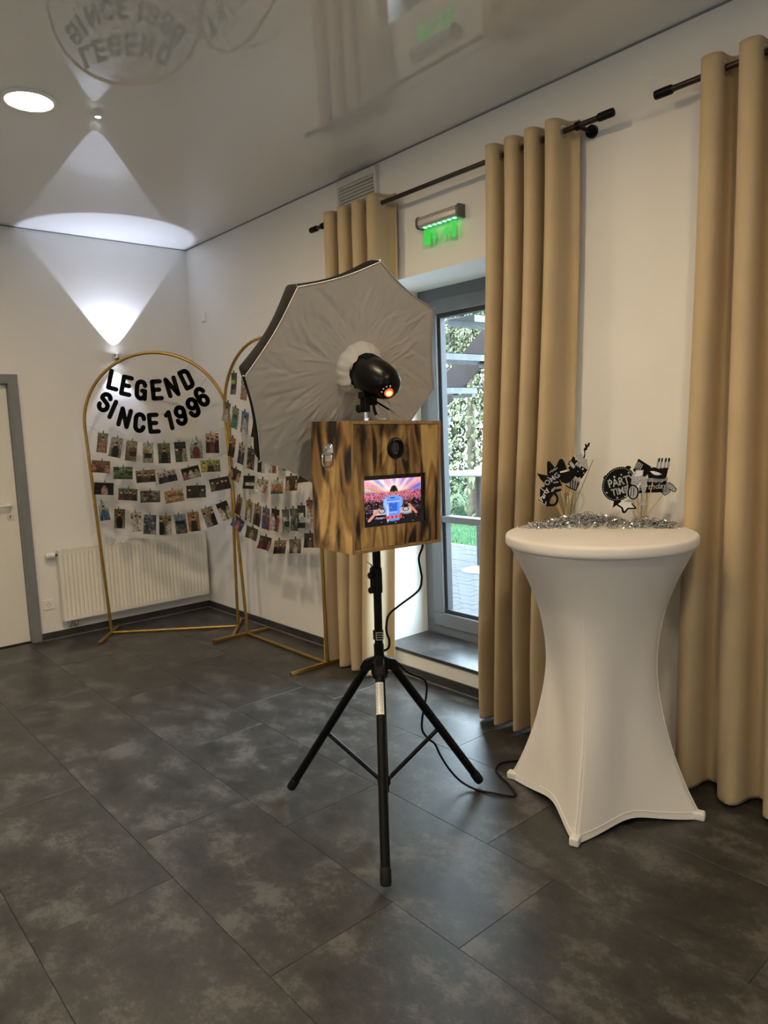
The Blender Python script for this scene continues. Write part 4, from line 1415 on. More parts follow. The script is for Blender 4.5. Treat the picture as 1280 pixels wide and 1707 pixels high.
def dj_picture():
    hh, ww = 78, 104
    g = np.random.default_rng(5)
    yy, xx = np.mgrid[0:hh, 0:ww]
    X, Y = (xx + 0.5) / ww, (yy + 0.5) / hh
    img = np.zeros((hh, ww, 3)) + np.array(lin((14, 10, 22)))
    # light rays from behind the head
    ang = np.arctan2(Y - 0.40, X - 0.52)
    pal = [lin(c) for c in ((60, 110, 230), (150, 110, 230), (240, 150, 190), (255, 215, 160), (255, 240, 225), (240, 160, 190), (120, 160, 240), (255, 190, 120))]
    idx = ((ang + PI) / (2 * PI) * 46).astype(int)
    rays = np.array(pal)[(idx * 5 + (idx % 3)) % len(pal)]
    rays = 0.5 * rays + 0.25 * np.roll(rays, 2, axis=1) + 0.25 * np.roll(rays, -2, axis=1)
    rays = rays * 0.8 + np.array(lin((215, 150, 215))) * 0.25
    fade = np.clip(1.15 - Y / 0.42, 0, 1)[..., None]
    img = img * (1 - fade) + rays * fade * (0.75 + 0.5 * g.random((hh, ww, 1)))
    glow = np.exp(-(((X - 0.52) / 0.22) ** 2 + ((Y - 0.30) / 0.17) ** 2))[..., None]
    img += glow * np.array(lin((255, 220, 180)))
    # crowd of raised arms
    cr = np.clip((Y - 0.24) / 0.06, 0, 1) * np.clip((0.74 - Y) / 0.1, 0, 1)
    col = g.random((hh, ww))
    up_ = np.where(col[..., None] > 0.55, np.array(lin((238, 130, 150))), np.where(col[..., None] > 0.3, np.array(lin((150, 60, 95))), np.array(lin((40, 18, 40)))))
    lo_ = np.where(col[..., None] > 0.82, np.array(lin((170, 110, 95))), np.where(col[..., None] > 0.7, np.array(lin((70, 60, 140))), np.array(lin((16, 10, 18)))))
    k = np.clip((Y - 0.42) / 0.1, 0, 1)[..., None]
    mixc = up_ * (1 - k) + lo_ * k
    img = img * (1 - cr[..., None] * 0.92) + mixc * cr[..., None] * 0.92
    for q in range(46):
        cx, cy = g.random(), g.uniform(0.48, 0.62)
        blob(img, cx, cy, 0.022, 0.032, lin((14, 9, 12)))
    rect(img, 0, 0.74, 1, 1, np.array(lin((10, 8, 16))))
    for (x0, x1) in ((0.16, 0.45), (0.60, 0.83)):
        rect(img, x0, 0.66, x1, 0.79, np.array(lin((196, 176, 172))))
    for cx in (0.30, 0.72):
        blob(img, cx, 0.70, 0.06, 0.05, lin((24, 22, 30)))
        blob(img, cx, 0.70, 0.035, 0.03, lin((225, 220, 225)))
        blob(img, cx, 0.70, 0.014, 0.014, lin((30, 30, 40)))
    for t in np.linspace(0, 1, 14):
        blob(img, 0.25 - 0.17 * t, 0.66 + 0.22 * t, 0.024, 0.026, lin((214, 140, 115)))
        blob(img, 0.78 + 0.13 * t, 0.60 + 0.20 * t, 0.022, 0.024, lin((205, 130, 105)))
    blob(img, 0.27, 0.85, 0.09, 0.016, lin((150, 150, 160)))
    blob(img, 0.74, 0.80, 0.09, 0.014, lin((150, 150, 160)))
    # the person at the decks, seen from behind
    blob(img, 0.49, 0.66, 0.135, 0.26, lin((98, 150, 235)))
    blob(img, 0.375, 0.53, 0.05, 0.12, lin((150, 185, 245)))
    blob(img, 0.615, 0.53, 0.05, 0.12, lin((120, 165, 240)))
    blob(img, 0.495, 0.44, 0.12, 0.07, lin((105, 155, 236)))
    rect(img, 0.385, 0.46, 0.61, 0.94, np.array(lin((90, 142, 232))))
    rect(img, 0.43, 0.55, 0.57, 0.72, np.array(lin((48, 96, 205))))
    rect(img, 0.39, 0.51, 0.62, 0.525, np.array(lin((215, 225, 245))))
    rect(img, 0.45, 0.42, 0.53, 0.44, np.array(lin((40, 60, 130))))
    rect(img, 0.44, 0.745, 0.57, 0.765, np.array(lin((200, 215, 245))))
    blob(img, 0.40, 0.75, 0.02, 0.2, lin((190, 212, 250)))
    blob(img, 0.50, 0.31, 0.045, 0.045, lin((190, 120, 90)))
    blob(img, 0.51, 0.22, 0.055, 0.075, lin((26, 20, 18)))
    blob(img, 0.455, 0.26, 0.014, 0.04, lin((8, 8, 10)))
    blob(img, 0.565, 0.26, 0.014, 0.04, lin((8, 8, 10)))
    for cx in (0.405, 0.478, 0.55, 0.618):
        blob(img, cx, 0.855, 0.033, 0.045, lin((236, 82, 66)), 0.2)
        blob(img, cx, 0.855, 0.013, 0.018, lin((150, 20, 20)), 0.2)
    for q in range(34):
        blob(img, g.random(), g.uniform(0.3, 0.98), 0.006, 0.008, lin((205, 195, 225)))
    return np.clip(img, 0.002, 1.0)


me = colour_sheet('picture', dj_picture(), 0.286, 0.172, 'screen_picture')
pic = link('picture', me, None, scr)
pic.matrix_local = Matrix.Translation((-0.017, fy1 - 0.0036, BH / 2 - 0.061)) @ Matrix.Rotation(PI / 2, 4, 'X')
# camera lens
Ml = basis((-0.012, fy0, BH / 2 + 0.141), (1, 0, 0), (0, 0, 1), (0, -1, 0))
ln = MB().lathe([(0.0395, -0.006), (0.0395, 0.007), (0.037, 0.010), (0.031, 0.010), (0.028, 0.004), (0.024, 0.004), (0.0235, 0.002)], 36, Ml)
lens = ln.build('camera_lens', 'black_plastic', bx, smooth=True)
MB().lathe([(0.0005, 0.0062), (0.012, 0.0052), (0.0232, 0.0024)], 28, Ml).build('front_element', 'lens_glass', lens, smooth=True)
lt = MB()
for k in range(9):
    t = math.radians(62 + k * 7)
    lt.mm(-0.0009, 0.0009, -0.0011, 0.0011, 0.0101, 0.0104, Ml @ Matrix.Translation((0.0335 * math.cos(t), 0.0335 * math.sin(t), 0)) @ Matrix.Rotation(t - PI / 2, 4, 'Z'))
lt.build('lens_lettering', 'prop_silver', lens)
# toggle latch on the left side
Mt = basis((-hw, 0.010, BH / 2 + 0.118), (0, -1, 0), (0, 0, 1), (-1, 0, 0))
m_ = MB().prism([(-0.030, 0.002), (-0.028, 0.034), (-0.020, 0.042), (0.020, 0.042), (0.028, 0.034), (0.030, 0.002)], 0, 0.003, Mt)
la = m_.build('latch_plate', 'chrome', bx, bevel=0.001, label='chrome toggle latch')
m_ = MB()
for (x, y) in ((-0.014, 0.028), (0.014, 0.028)):
    m_.lathe([(0.005, 0.003), (0.004, 0.0048), (0.001, 0.0055)], 12, Mt @ Matrix.Translation((x, y, 0)))
m_.build('rivet', 'steel', la, smooth=True)
m_ = MB().cyl(Mt @ V((-0.032, 0.004, 0.006)), Mt @ V((0.032, 0.004, 0.006)), 0.005, 12)
m_.build('hinge_barrel', 'chrome', la, smooth=True)
lo_ = [(-0.030, 0.0), (-0.030, -0.030), (-0.022, -0.042), (0.022, -0.042), (0.030, -0.030), (0.030, 0.0)]
MB().tube([Mt @ V((x, y, 0.008)) for x, y in lo_], 0.0036, 8).build('latch_loop', 'chrome', la, smooth=True)
MB().prism([(-0.020, 0.0), (0.020, 0.0), (0.018, -0.024), (-0.018, -0.024)], 0.001, 0.004, Mt).build('latch_tongue', 'steel', la, bevel=0.001)

# ------------------------------------------------------------------ tripod stand
PX, PY = -1.255, -3.946
tp = thing('tripod_stand', 'black speaker tripod carrying the plywood photo booth box', 'tripod', T(PX, PY, 0))
MB().cyl((0, 0, 0.115), (0, 0, 0.745), 0.0205, 20).build('lower_pole', 'black_tube', tp, smooth=True)
MB().cyl((0, 0, 0.69), (0.004, -0.004, 1.150), 0.0165, 20).build('upper_pole', 'black_tube', tp, smooth=True)
m_ = MB().lathe([(0.022, 0.60), (0.030, 0.605), (0.032, 0.62), (0.032, 0.655), (0.030, 0.675), (0.024, 0.685), (0.021, 0.70)], 24)
for k in range(20):
    t = 2 * PI * k / 20
    m_.mm(0.031, 0.0345, -0.0022, 0.0022, 0.622, 0.668, Matrix.Rotation(t, 4, 'Z'))
hub = m_.build('hub', 'black_plastic', tp, smooth=True)
feet = [(-1.568, -4.307), (-1.420, -3.485), (-0.777, -4.046)]
for (fx_, fy_) in feet:
    f = V((fx_ - PX, fy_ - PY, 0.0))
    d = f.normalized()
    top = d * 0.052 + V((0, 0, 0.655))
    end = d * 0.474 + V((0, 0, 0.040))
    MB().cyl(top, end, 0.0178, 18).build('leg', 'black_tube', tp, smooth=True)
    ax = (end - top).normalized()
    m_ = MB()
    u, w, dd = frame_of(top, end)
    Mf = basis(end - ax * 0.035, u, w, ax)
    m_.lathe([(0.0182, 0.0), (0.0200, 0.002), (0.0205, 0.02), (0.0210, 0.045), (0.019, 0.056), (0.010, 0.060)], 18, Mf)
    m_.build('rubber_foot', 'rubber', tp, smooth=True)
    # shoulder bracket
    m_ = MB()
    side = V((-d.y, d.x, 0)) * 0.021
    a_ = [d * 0.022 + V((0, 0, 0.690)), d * 0.066 + V((0, 0, 0.672)), d * 0.085 + V((0, 0, 0.640)), d * 0.070 + V((0, 0, 0.618)), d * 0.022 + V((0, 0, 0.640))]
    vs = [p + side for p in a_] + [p - side for p in a_]
    m_.add(vs, [(0, 1, 2, 3, 4), (9, 8, 7, 6, 5)] + [(i, 5 + i, 5 + (i + 1) % 5, (i + 1) % 5) for i in range(5)])
    m_.build('leg_bracket', 'black_plastic', tp, bevel=0.005)
    mid = top + (end - top) * 0.54
    br_ = MB().cyl(mid, d * 0.024 + V((0, 0, 0.165)), 0.0095, 10).build('brace', 'black_tube', tp, smooth=True)
    m_ = MB()
    sd = V((-d.y, d.x, 0))
    m_.cyl(mid - sd * 0.022, mid + sd * 0.022, 0.005, 10)
    m_.build('bolt', 'black_plastic', br_, smooth=True)
m_ = MB().lathe([(0.021, 0.145), (0.027, 0.148), (0.028, 0.165), (0.027, 0.185), (0.021, 0.190)], 20)
m_.build('brace_collar', 'black_plastic', tp, smooth=True)
m_ = MB().lathe([(0.0165, 0.955), (0.024, 0.958), (0.025, 0.975), (0.0245, 1.045), (0.0235, 1.058), (0.017, 1.062)], 20)
col_ = m_.build('clamp_collar', 'black_plastic', tp, smooth=True)
for zz in (0.975, 1.035):
    m_ = MB().cyl((-0.018, -0.012, zz), (-0.044, -0.016, zz), 0.006, 10)
    m_.lathe([(0.008, 0), (0.013, 0.003), (0.013, 0.010), (0.008, 0.013)], 10, basis((-0.036, -0.015, zz), (0, 1, 0), (0, 0, 1), (-1, 0, 0)))
    m_.build('clamp_knob', 'black_plastic', col_, smooth=True)
m_ = MB()
for q in range(3):
    m_.tube(smooth_path([(-0.022, -0.012, 1.055), (-0.032, -0.014, 1.070 + 0.003 * q), (-0.040 - 0.005 * q, -0.014 + 0.004 * q, 1.082 + 0.004 * q)], 4), 0.0012, 6)
m_.build('cable_tie_tail', 'black_matte', col_)
m_ = MB().lathe([(0.0175, 0.765), (0.0215, 0.766), (0.0215, 0.800), (0.0175, 0.801)], 24)
st_ = m_.build('cable_strap', 'black_matte', tp, smooth=True)
dirc = V((-1.827, -2.182, 0)).normalized()
Msq = basis(dirc * 0.0218 + V((0.004, -0.003, 0.782)), (V((0, 0, 1)).cross(dirc)), (0, 0, 1), dirc)
m_ = MB()
for (a, b_, c, d) in ((-0.015, 0.015, 0.013, 0.016), (-0.015, 0.015, -0.016, -0.013), (-0.015, -0.012, -0.013, 0.013), (0.012, 0.015, -0.013, 0.013),
                      (-0.012, 0.012, 0.004, 0.006), (-0.012, 0.012, -0.006, -0.004)):
    m_.mm(a, b_, c, d, -0.001, 0.0015, Msq)
m_.build('strap_print', 'prop_silver', st_)
# paper sticker wrapped round the front leg
f = V((feet[0][0] - PX, feet[0][1] - PY, 0)).normalized()
top = f * 0.052 + V((0, 0, 0.655))
end = f * 0.474 + V((0, 0, 0.040))
ax = (end - top).normalized()
rt = V((0, 0, 1)).cross(f).normalized()
nm = rt.cross(ax).normalized()
if nm.dot(f) < 0:
    nm = -nm


def on_leg(s, a, r):
    return top + ax * s + (nm * math.cos(a) + rt * math.sin(a)) * r


m_ = MB().grid(lambda u, v: on_leg(0.055 + 0.125 * v, -1.25 + 2.1 * u, 0.0182), 12, 2)
sk = m_.build('paper_sticker', 'sticker_paper', tp, smooth=True, fix=False, label='white paper sticker with small print')
m_ = MB()
rg = random.Random(4)
for col in range(5):
    a = -1.0 + 0.36 * col
    s0 = 0.062
    while s0 < 0.172:
        l_ = rg.uniform(0.004, 0.014)
        e_ = min(s0 + l_, 0.174)
        if col != 2:
            wd = 0.05 if col in (0, 1) else 0.035
            m_.grid(lambda u, v: on_leg(s0 + (e_ - s0) * v, a - wd + 2 * wd * u, 0.0185), 2, 1)
        s0 = e_ + rg.uniform(0.002, 0.004)
m_.build('small_print', 'sticker_ink', sk, fix=False)

# power cable from the box down the stand and over the floor
cab = MB().tube(smooth_path([
    (-0.985, -3.945, 1.150), (-0.992, -3.945, 1.105), (-1.015, -3.945, 1.062), (-1.007, -3.945, 1.009), (-1.002, -3.945, 0.97), (-1.025, -3.945, 0.922),
    (-1.137, -3.945, 0.879), (-1.194, -3.945, 0.852), (-1.209, -3.945, 0.81), (-1.208, -3.945, 0.777), (-1.196, -3.945, 0.744), (-1.200, -3.940, 0.712),
    (-1.210, -3.905, 0.690), (-1.195, -3.890, 0.668), (-1.145, -3.905, 0.645), (-1.084, -3.925, 0.578), (-1.018, -3.940, 0.537), (-0.995, -3.946, 0.506),
    (-1.0, -3.945, 0.442), (-1.021, -3.942, 0.366), (-1.023, -3.940, 0.305), (-0.995, -3.946, 0.259), (-0.962, -3.953, 0.225), (-0.935, -3.958, 0.165),
    (-0.890, -3.970, 0.085), (-0.855, -4.005, 0.030), (-0.828, -4.068, 0.0065), (-0.801, -4.136, 0.0065), (-0.752, -4.222, 0.0065), (-0.697, -4.151, 0.0065),
    (-0.667, -4.079, 0.0065), (-0.629, -4.011, 0.0065), (-0.571, -3.984, 0.0065), (-0.525, -3.996, 0.0065), (-0.467, -4.037, 0.0065), (-0.36, -4.10, 0.0065)], 6), 0.0048, 10)
tag(cab.build('power_cable', 'black_plastic', smooth=True), 'black power cable hanging from the booth box and looping on the floor', 'cable')

# ------------------------------------------------------------------ studio strobe on top of the box
nS = V((-0.01371741, -0.91314748, -0.40739847)).normalized()
e1 = V((0, 0, 1)).cross(-nS).normalized()
e2 = (-nS).cross(e1).normalized()
exS = -e1
Bs = V((-1.25112532, -3.98972286, 1.80302082))
Mst = basis(Bs, exS, e2, nS)             # z points back towards the room
iMst = Mst.inverted()
stud_w = V((-1.287, -3.960, 1.6405))
st = thing('studio_strobe', 'black studio flash head with glowing red dial on top of the booth', 'strobe', Matrix.Translation(stud_w))
L2 = Matrix.Translation(-stud_w) @ Mst
m_ = MB().lathe([(0.060, -0.10), (0.066, -0.098), (0.0715, -0.092), (0.0720, -0.060), (0.0712, -0.058), (0.0712, -0.055), (0.0722, -0.053), (0.0725, 0.0), (0.071, 0.022), (0.0665, 0.047),
                 (0.061, 0.068), (0.052, 0.087), (0.042, 0.099), (0.028, 0.107), (0.004, 0.110)], 40, L2)
body = m_.build('body', 'strobe_shell', st, smooth=True)
m_ = MB()
for k in range(-3, 4):
    t = PI / 2 + k * 0.16
    m_.mm(-0.004, 0.004, -0.002, 0.003, -0.075, -0.040, L2 @ Matrix.Rotation(t - PI / 2, 4, 'Z') @ Matrix.Translation((0, 0.072, 0)))
m_.build('cooling_slot', 'black_matte', body)
m_ = MB()
for (zz, l_) in ((-0.088, 0.016), (-0.080, 0.028), (-0.072, 0.020)):
    t = math.radians(168)
    m_.mm(-0.0012, 0.0012, -l_ / 2, l_ / 2, -0.0008, 0.0008, L2 @ Matrix.Rotation(t, 4, 'Z') @ Matrix.Translation((0.0723, 0, zz)) @ Matrix.Rotation(PI / 2, 4, 'Y'))
m_.build('side_lettering', 'prop_white', body)
# control dial on the lower tail
zz = 0.110
Md = L2 @ Matrix.Translation((-0.014, -0.018, 0.102)) @ Matrix.Rotation(math.radians(14), 4, 'X') @ Matrix.Rotation(math.radians(-24), 4, 'Y')
m_ = MB().lathe([(0.0175, -0.006), (0.0175, 0.008), (0.0155, 0.011), (0.0125, 0.011)], 24, Md)
dl = m_.build('dial', 'red_dial', st, smooth=True)
MB().lathe([(0.0005, 0.0120), (0.009, 0.0118), (0.0122, 0.0108)], 20, Md).build('dial_display', 'red_dial_core', dl, smooth=True)
for k in range(4):
    t = math.radians(100 + k * 30)
    Mb_ = Md @ Matrix.Translation((0.027 * math.cos(t), 0.027 * math.sin(t), 0.004))
    MB().lathe([(0.0032, -0.006), (0.0032, 0.004), (0.0020, 0.0055)], 10, Mb_).build('button', 'prop_silver', st, smooth=True)
# bracket, tilt knob, stud
zb = Bs.z - stud_w.z
bxo = Bs - stud_w
m_ = MB()
m_.mm(-0.013, 0.013, -0.016, 0.016, 0.034, 0.108, Matrix.Translation((0, 0, 0)))
m_.mm(-0.020, 0.036, -0.018, 0.018, 0.086, 0.112)
m_.mm(0.022, 0.050, -0.016, 0.016, 0.060, 0.110)
br_ = m_.build('tilt_bracket', 'black_plastic', st, bevel=0.004)
m_ = MB().cyl((-0.012, 0, 0.047), (-0.030, -0.004, 0.047), 0.006, 10)
m_.lathe([(0.013, 0), (0.016, 0.002), (0.016, 0.010), (0.012, 0.013)], 12, basis((-0.028, -0.004, 0.047), (0, 1, 0), (0, 0, 1), (-1, 0, 0)))
m_.build('tilt_knob', 'black_plastic', br_, smooth=True)
m_ = MB().cyl((0, 0, 0.0), (0, 0, 0.038), 0.008, 14)
m_.cyl((0, 0, 0.0), (0, 0, 0.010), 0.013, 6)
m_.build('stud', 'steel', st, smooth=True)
m_ = MB().tube(smooth_path([(0.040, -0.004, 0.062), (0.041, -0.006, 0.040), (0.046, -0.010, 0.022)], 5), 0.006, 10)
m_.build('cable_boot', 'rubber', st, smooth=True)
m_ = MB().tube(smooth_path([(0.045, -0.009, 0.024), (0.052, -0.012, 0.010), (0.062, -0.016, 0.0045), (0.085, -0.02, 0.0045)], 5), 0.0035, 8)
m_.build('white_cable', 'plastic_white', st, smooth=True)

# ------------------------------------------------------------------ octagonal umbrella softbox
c8 = V((-1.262, -3.837, 1.796))
R8 = 0.473
Mu = basis(c8, exS, e2, nS)
um = thing('umbrella_softbox', 'octagonal grey-fronted umbrella softbox with black back behind the strobe', 'softbox', Mu)
iMu = Mu.inverted()
ringc = iMu @ (Bs + nS * -0.118)
rx0, ry0, rz0 = ringc
vert8 = [(-math.cos(1.6135 + k * PI / 4) * R8, math.sin(1.6135 + k * PI / 4) * R8) for k in range(8)]


def edge8(s):
    """point on the octagon rim, s in 0..8, sides drawn slightly inwards"""
    k = int(s) % 8
    f_ = s - int(s)
    a, b_ = vert8[k], vert8[(k + 1) % 8]
    x, y = a[0] + (b_[0] - a[0]) * f_, a[1] + (b_[1] - a[1]) * f_
    q = 1 - 0.030 * math.sin(PI * f_)
    return x * q, y * q


_wr = [(random.uniform(0, 8), random.uniform(0.25, 0.95), random.uniform(0.015, 0.05), random.uniform(0.08, 0.26), random.choice((-1, 1)) * random.uniform(0.0014, 0.0042), random.uniform(-0.9, 0.9)) for _ in range(260)]


def front8(u, v):
    s = u * 8
    x1_, y1_ = edge8(s % 8)
    t0 = math.atan2(y1_ - ry0, x1_ - rx0)
    x0_, y0_ = rx0 + 0.098 * math.cos(t0), ry0 + 0.098 * math.sin(t0)
    f_ = v
    x, y = x0_ + (x1_ - x0_) * f_, y0_ + (y1_ - y0_) * f_
    z = rz0 * (1 - f_) ** 1.6
    edge_soft = math.sin(PI * min(1, max(0, f_))) ** 0.5
    fl = s % 1.0
    z -= 0.003 * math.sin(PI * fl) * f_ * (1 - f_) * 4 * 0.5
    for (cs, cv, ws, wv, am, sl) in _wr:
        ds = (s - cs + 4) % 8 - 4 + sl * (v - cv)
        if abs(ds) < 3 * ws:
            z += am * math.exp(-(ds / ws) ** 2 - ((v - cv) / wv) ** 2) * edge_soft
    return V((x, y, z))


m_ = MB().grid(front8, 320, 44, closed_u=True)
fp = m_.build('front_cloth', 'softbox_cloth', um, fix=False)
for p in fp.data.polygons:
    p.use_smooth = True
# rim piping
rim = [V((*edge8(i / 8), 0.002)) for i in range(64)]
MB().tube(rim, 0.0022, 8, closed=True).build('rim_piping', 'softbox_edge', um, smooth=True)
# black dome behind
def dome8(u, v):
    x, y = edge8((u * 8) % 8)
    a = v * PI / 2
    k = math.cos(a) ** 0.95
    bul = 1.0
    fl = (u * 8) % 1.0
    sag = 1 - 0.03 * math.sin(PI * fl) * math.sin(PI * v)
    return V((x * k * bul * sag, y * k * bul * sag, -0.004 - 0.27 * math.sin(a) ** 1.0))


m_ = MB().grid(dome8, 128, 20, closed_u=True)
dm = m_.build('dome_shell', 'softbox_shell', um, fix=False)
for p in dm.data.polygons:
    p.use_smooth = True
for k in range(8):
    a = V((vert8[k][0], vert8[k][1], 0))
    d_ = a.normalized()
    m_ = MB().tube([a - d_ * 0.006, a + d_ * 0.006, a + d_ * 0.011], [0.0028, 0.0026, 0.0012], 8)
    m_.build('rib_tip', 'steel', um, smooth=True)
    pth = [V((vert8[k][0] * math.cos(t * PI / 2) ** 0.95, vert8[k][1] * math.cos(t * PI / 2) ** 0.95, -0.001 - 0.265 * math.sin(t * PI / 2))) for t in [0.02 + 0.094 * i for i in range(11)]]
    MB().tube(pth, 0.0022, 6).build('rib', 'black_matte', um)
# elastic sleeve gathered round the flash head
def sleeve(u, v):
    t = 2 * PI * u
    prof = [(0.104, 0.0), (0.107, 0.018), (0.104, 0.036), (0.096, 0.052), (0.085, 0.064), (0.077, 0.070), (0.0738, 0.072)]
    f_ = v * (len(prof) - 1)
    i = min(int(f_), len(prof) - 2)
    q = f_ - i
    r = prof[i][0] * (1 - q) + prof[i + 1][0] * q
    z = prof[i][1] * (1 - q) + prof[i + 1][1] * q
    wv = math.sin(9 * t + 2 * math.sin(3 * t)) * 0.0030 + math.sin(17 * t) * 0.0015
    r += wv * min(1, v * 3)
    z += 0.006 * math.sin(5 * t + 1) * v
    return V((rx0 + r * math.cos(t), ry0 + r * math.sin(t), rz0 - 0.022 + z * 0.95))


m_ = MB().grid(sleeve, 120, 24, closed_u=True)
sv = m_.build('sleeve', 'sleeve_cloth', um, fix=False)
for p in sv.data.polygons:
    p.use_smooth = True
# loose tail of the sleeve under the head
m_ = MB().grid(lambda u, v: V((rx0 - 0.055 + 0.10 * u + 0.012 * v * math.sin(7 * u), ry0 - 0.088 - 0.12 * v, rz0 - 0.012 - 0.020 * v + 0.012 * math.sin(8 * u + 2 * v) * (0.4 + v) + 0.01)), 24, 12)
tl = m_.build('sleeve_tail', 'softbox_cloth', um, fix=False)
for p in tl.data.polygons:
    p.use_smooth = True
sh0 = iMu @ (Bs + nS * -0.30 - e2 * 0.088 + exS * 0.008)
sh1 = iMu @ (Bs + nS * 0.175 - e2 * 0.088 + exS * 0.008)
MB().cyl(sh0, sh1, 0.0038, 10).build('shaft', 'black_tube', um, smooth=True)
shm = sh0 + (sh1 - sh0) * 0.86
MB().cyl(shm, sh1, 0.0041, 10).build('shaft_end', 'steel', um, smooth=True)

# ------------------------------------------------------------------ standing table in a white stretch cover
TX, TY, TZ, TR = -0.495, -4.478, 1.155, 0.378
tb = thing('standing_table', 'round standing table in a white stretch cover by the right wall', 'table', T(TX, TY, 0))
PHI = math.radians(19.0)


def interp(tab, z):
    for i in range(len(tab) - 1):
        (z0, a), (z1, b_) = tab[i], tab[i + 1]
        if z0 <= z <= z1 or i == len(tab) - 2:
            p0 = tab[i - 1] if i > 0 else (2 * z0 - z1, 2 * a - b_)
            p3 = tab[i + 2] if i + 2 < len(tab) else (2 * z1 - z0, 2 * b_ - a)
            t = (z - z0) / (z1 - z0)
            m0 = (b_ - p0[1]) / (z1 - p0[0]) * (z1 - z0)
            m1 = (p3[1] - a) / (p3[0] - z0) * (z1 - z0)
            return (2 * t ** 3 - 3 * t * t + 1) * a + (t ** 3 - 2 * t * t + t) * m0 + (-2 * t ** 3 + 3 * t * t) * b_ + (t ** 3 - t * t) * m1


R_MID = [(0.0, 0.239), (0.08, 0.222), (0.16, 0.209), (0.28, 0.196), (0.42, 0.189), (0.56, 0.190), (0.70, 0.207), (0.85, 0.247), (0.98, 0.302), (1.07, 0.347), (1.115, 0.369), (1.15, 0.376)]
R_COR = [(0.0, 0.410), (0.08, 0.366), (0.16, 0.330), (0.28, 0.287), (0.42, 0.251), (0.56, 0.230), (0.70, 0.231), (0.85, 0.257), (0.98, 0.305), (1.07, 0.348), (1.115, 0.369), (1.15, 0.376)]


def cover_r(th, z):
    c = math.cos(4 * (th - PHI)) * 0.5 + 0.5         # 1 at the four feet, 0 half way between
    k = max(0.0, min(1.0, 1 - z / 0.75))
    al = ((th - PHI) % (PI / 2)) - PI / 4            # angle from the middle of a side
    star = 0.289 / math.cos(al) - 0.050 * (1 - math.tan(al) ** 2)
    g = (star - 0.239) / (0.4087 - 0.239)            # side drawn in as a shallow arc, pointed at the feet
    q = c * (1 - k) + g * k
    return interp(R_MID, z) * (1 - q) + interp(R_COR, z) * q


def zbot(th):
    c = math.cos(4 * (th - PHI)) * 0.5 + 0.5
    return 0.004 + 0.026 * (1 - c) ** 0.8


def cover_pt(u, v, off=0.0):
    th = 2 * PI * u + PHI
    z = zbot(th) + (TZ - 0.042 - zbot(th)) * v
    r = cover_r(th, z) + off
    return V((r * math.cos(th), r * math.sin(th), z))


m_ = MB().grid(lambda u, v: cover_pt(u, v), 160, 60, closed_u=True)
cv = m_.build('stretch_cover', 'stretch_cloth', tb, fix=False)
for p in cv.data.polygons:
    p.use_smooth = True
m_ = MB().lathe([(TR - 0.010, TZ - 0.050), (TR - 0.002, TZ - 0.046), (TR + 0.002, TZ - 0.040), (TR + 0.003, TZ - 0.030), (TR + 0.003, TZ - 0.014), (TR + 0.001, TZ - 0.008), (TR - 0.003, TZ - 0.004), (TR - 0.009, TZ - 0.0012), (TR - 0.018, TZ - 0.0002), (TR - 0.03, TZ), (TR * 0.5, TZ), (0.001, TZ)], 96)
m_.build('top_cap', 'stretch_cloth', tb, smooth=True)
for k in range(4):
    u = k / 4.0
    pth = [cover_pt(u, v / 40, 0.0008) for v in range(41)]
    MB().tube(pth, 0.0016, 6).build('seam', 'cloth_seam', cv, smooth=True)
hem = [cover_pt(i / 160, 0.0, 0.0006) + V((0, 0, 0.026)) for i in range(160)]
hem = [V((p.x * (cover_r(math.atan2(p.y, p.x), p.z) + 0.0008) / math.hypot(p.x, p.y), p.y * (cover_r(math.atan2(p.y, p.x), p.z) + 0.0008) / math.hypot(p.x, p.y), p.z)) for p in hem]
MB().tube(hem, 0.0014, 6, closed=True).build('hem_seam', 'cloth_seam', cv, smooth=True)
for k in range(4):
    th = PHI + k * PI / 2
    Mf = Matrix.Rotation(th, 4, 'Z') @ Matrix.Translation((0.398, 0, 0))
    m_ = MB().mm(-0.030, 0.018, -0.019, 0.019, 0.0, 0.034, Mf)
    m_.build('foot_pocket', 'stretch_cloth', tb, bevel=0.008, seg=3)
MB().cyl((0, 0, 0.02), (0, 0, TZ - 0.05), 0.03, 16).build('column', 'steel', tb, smooth=True)

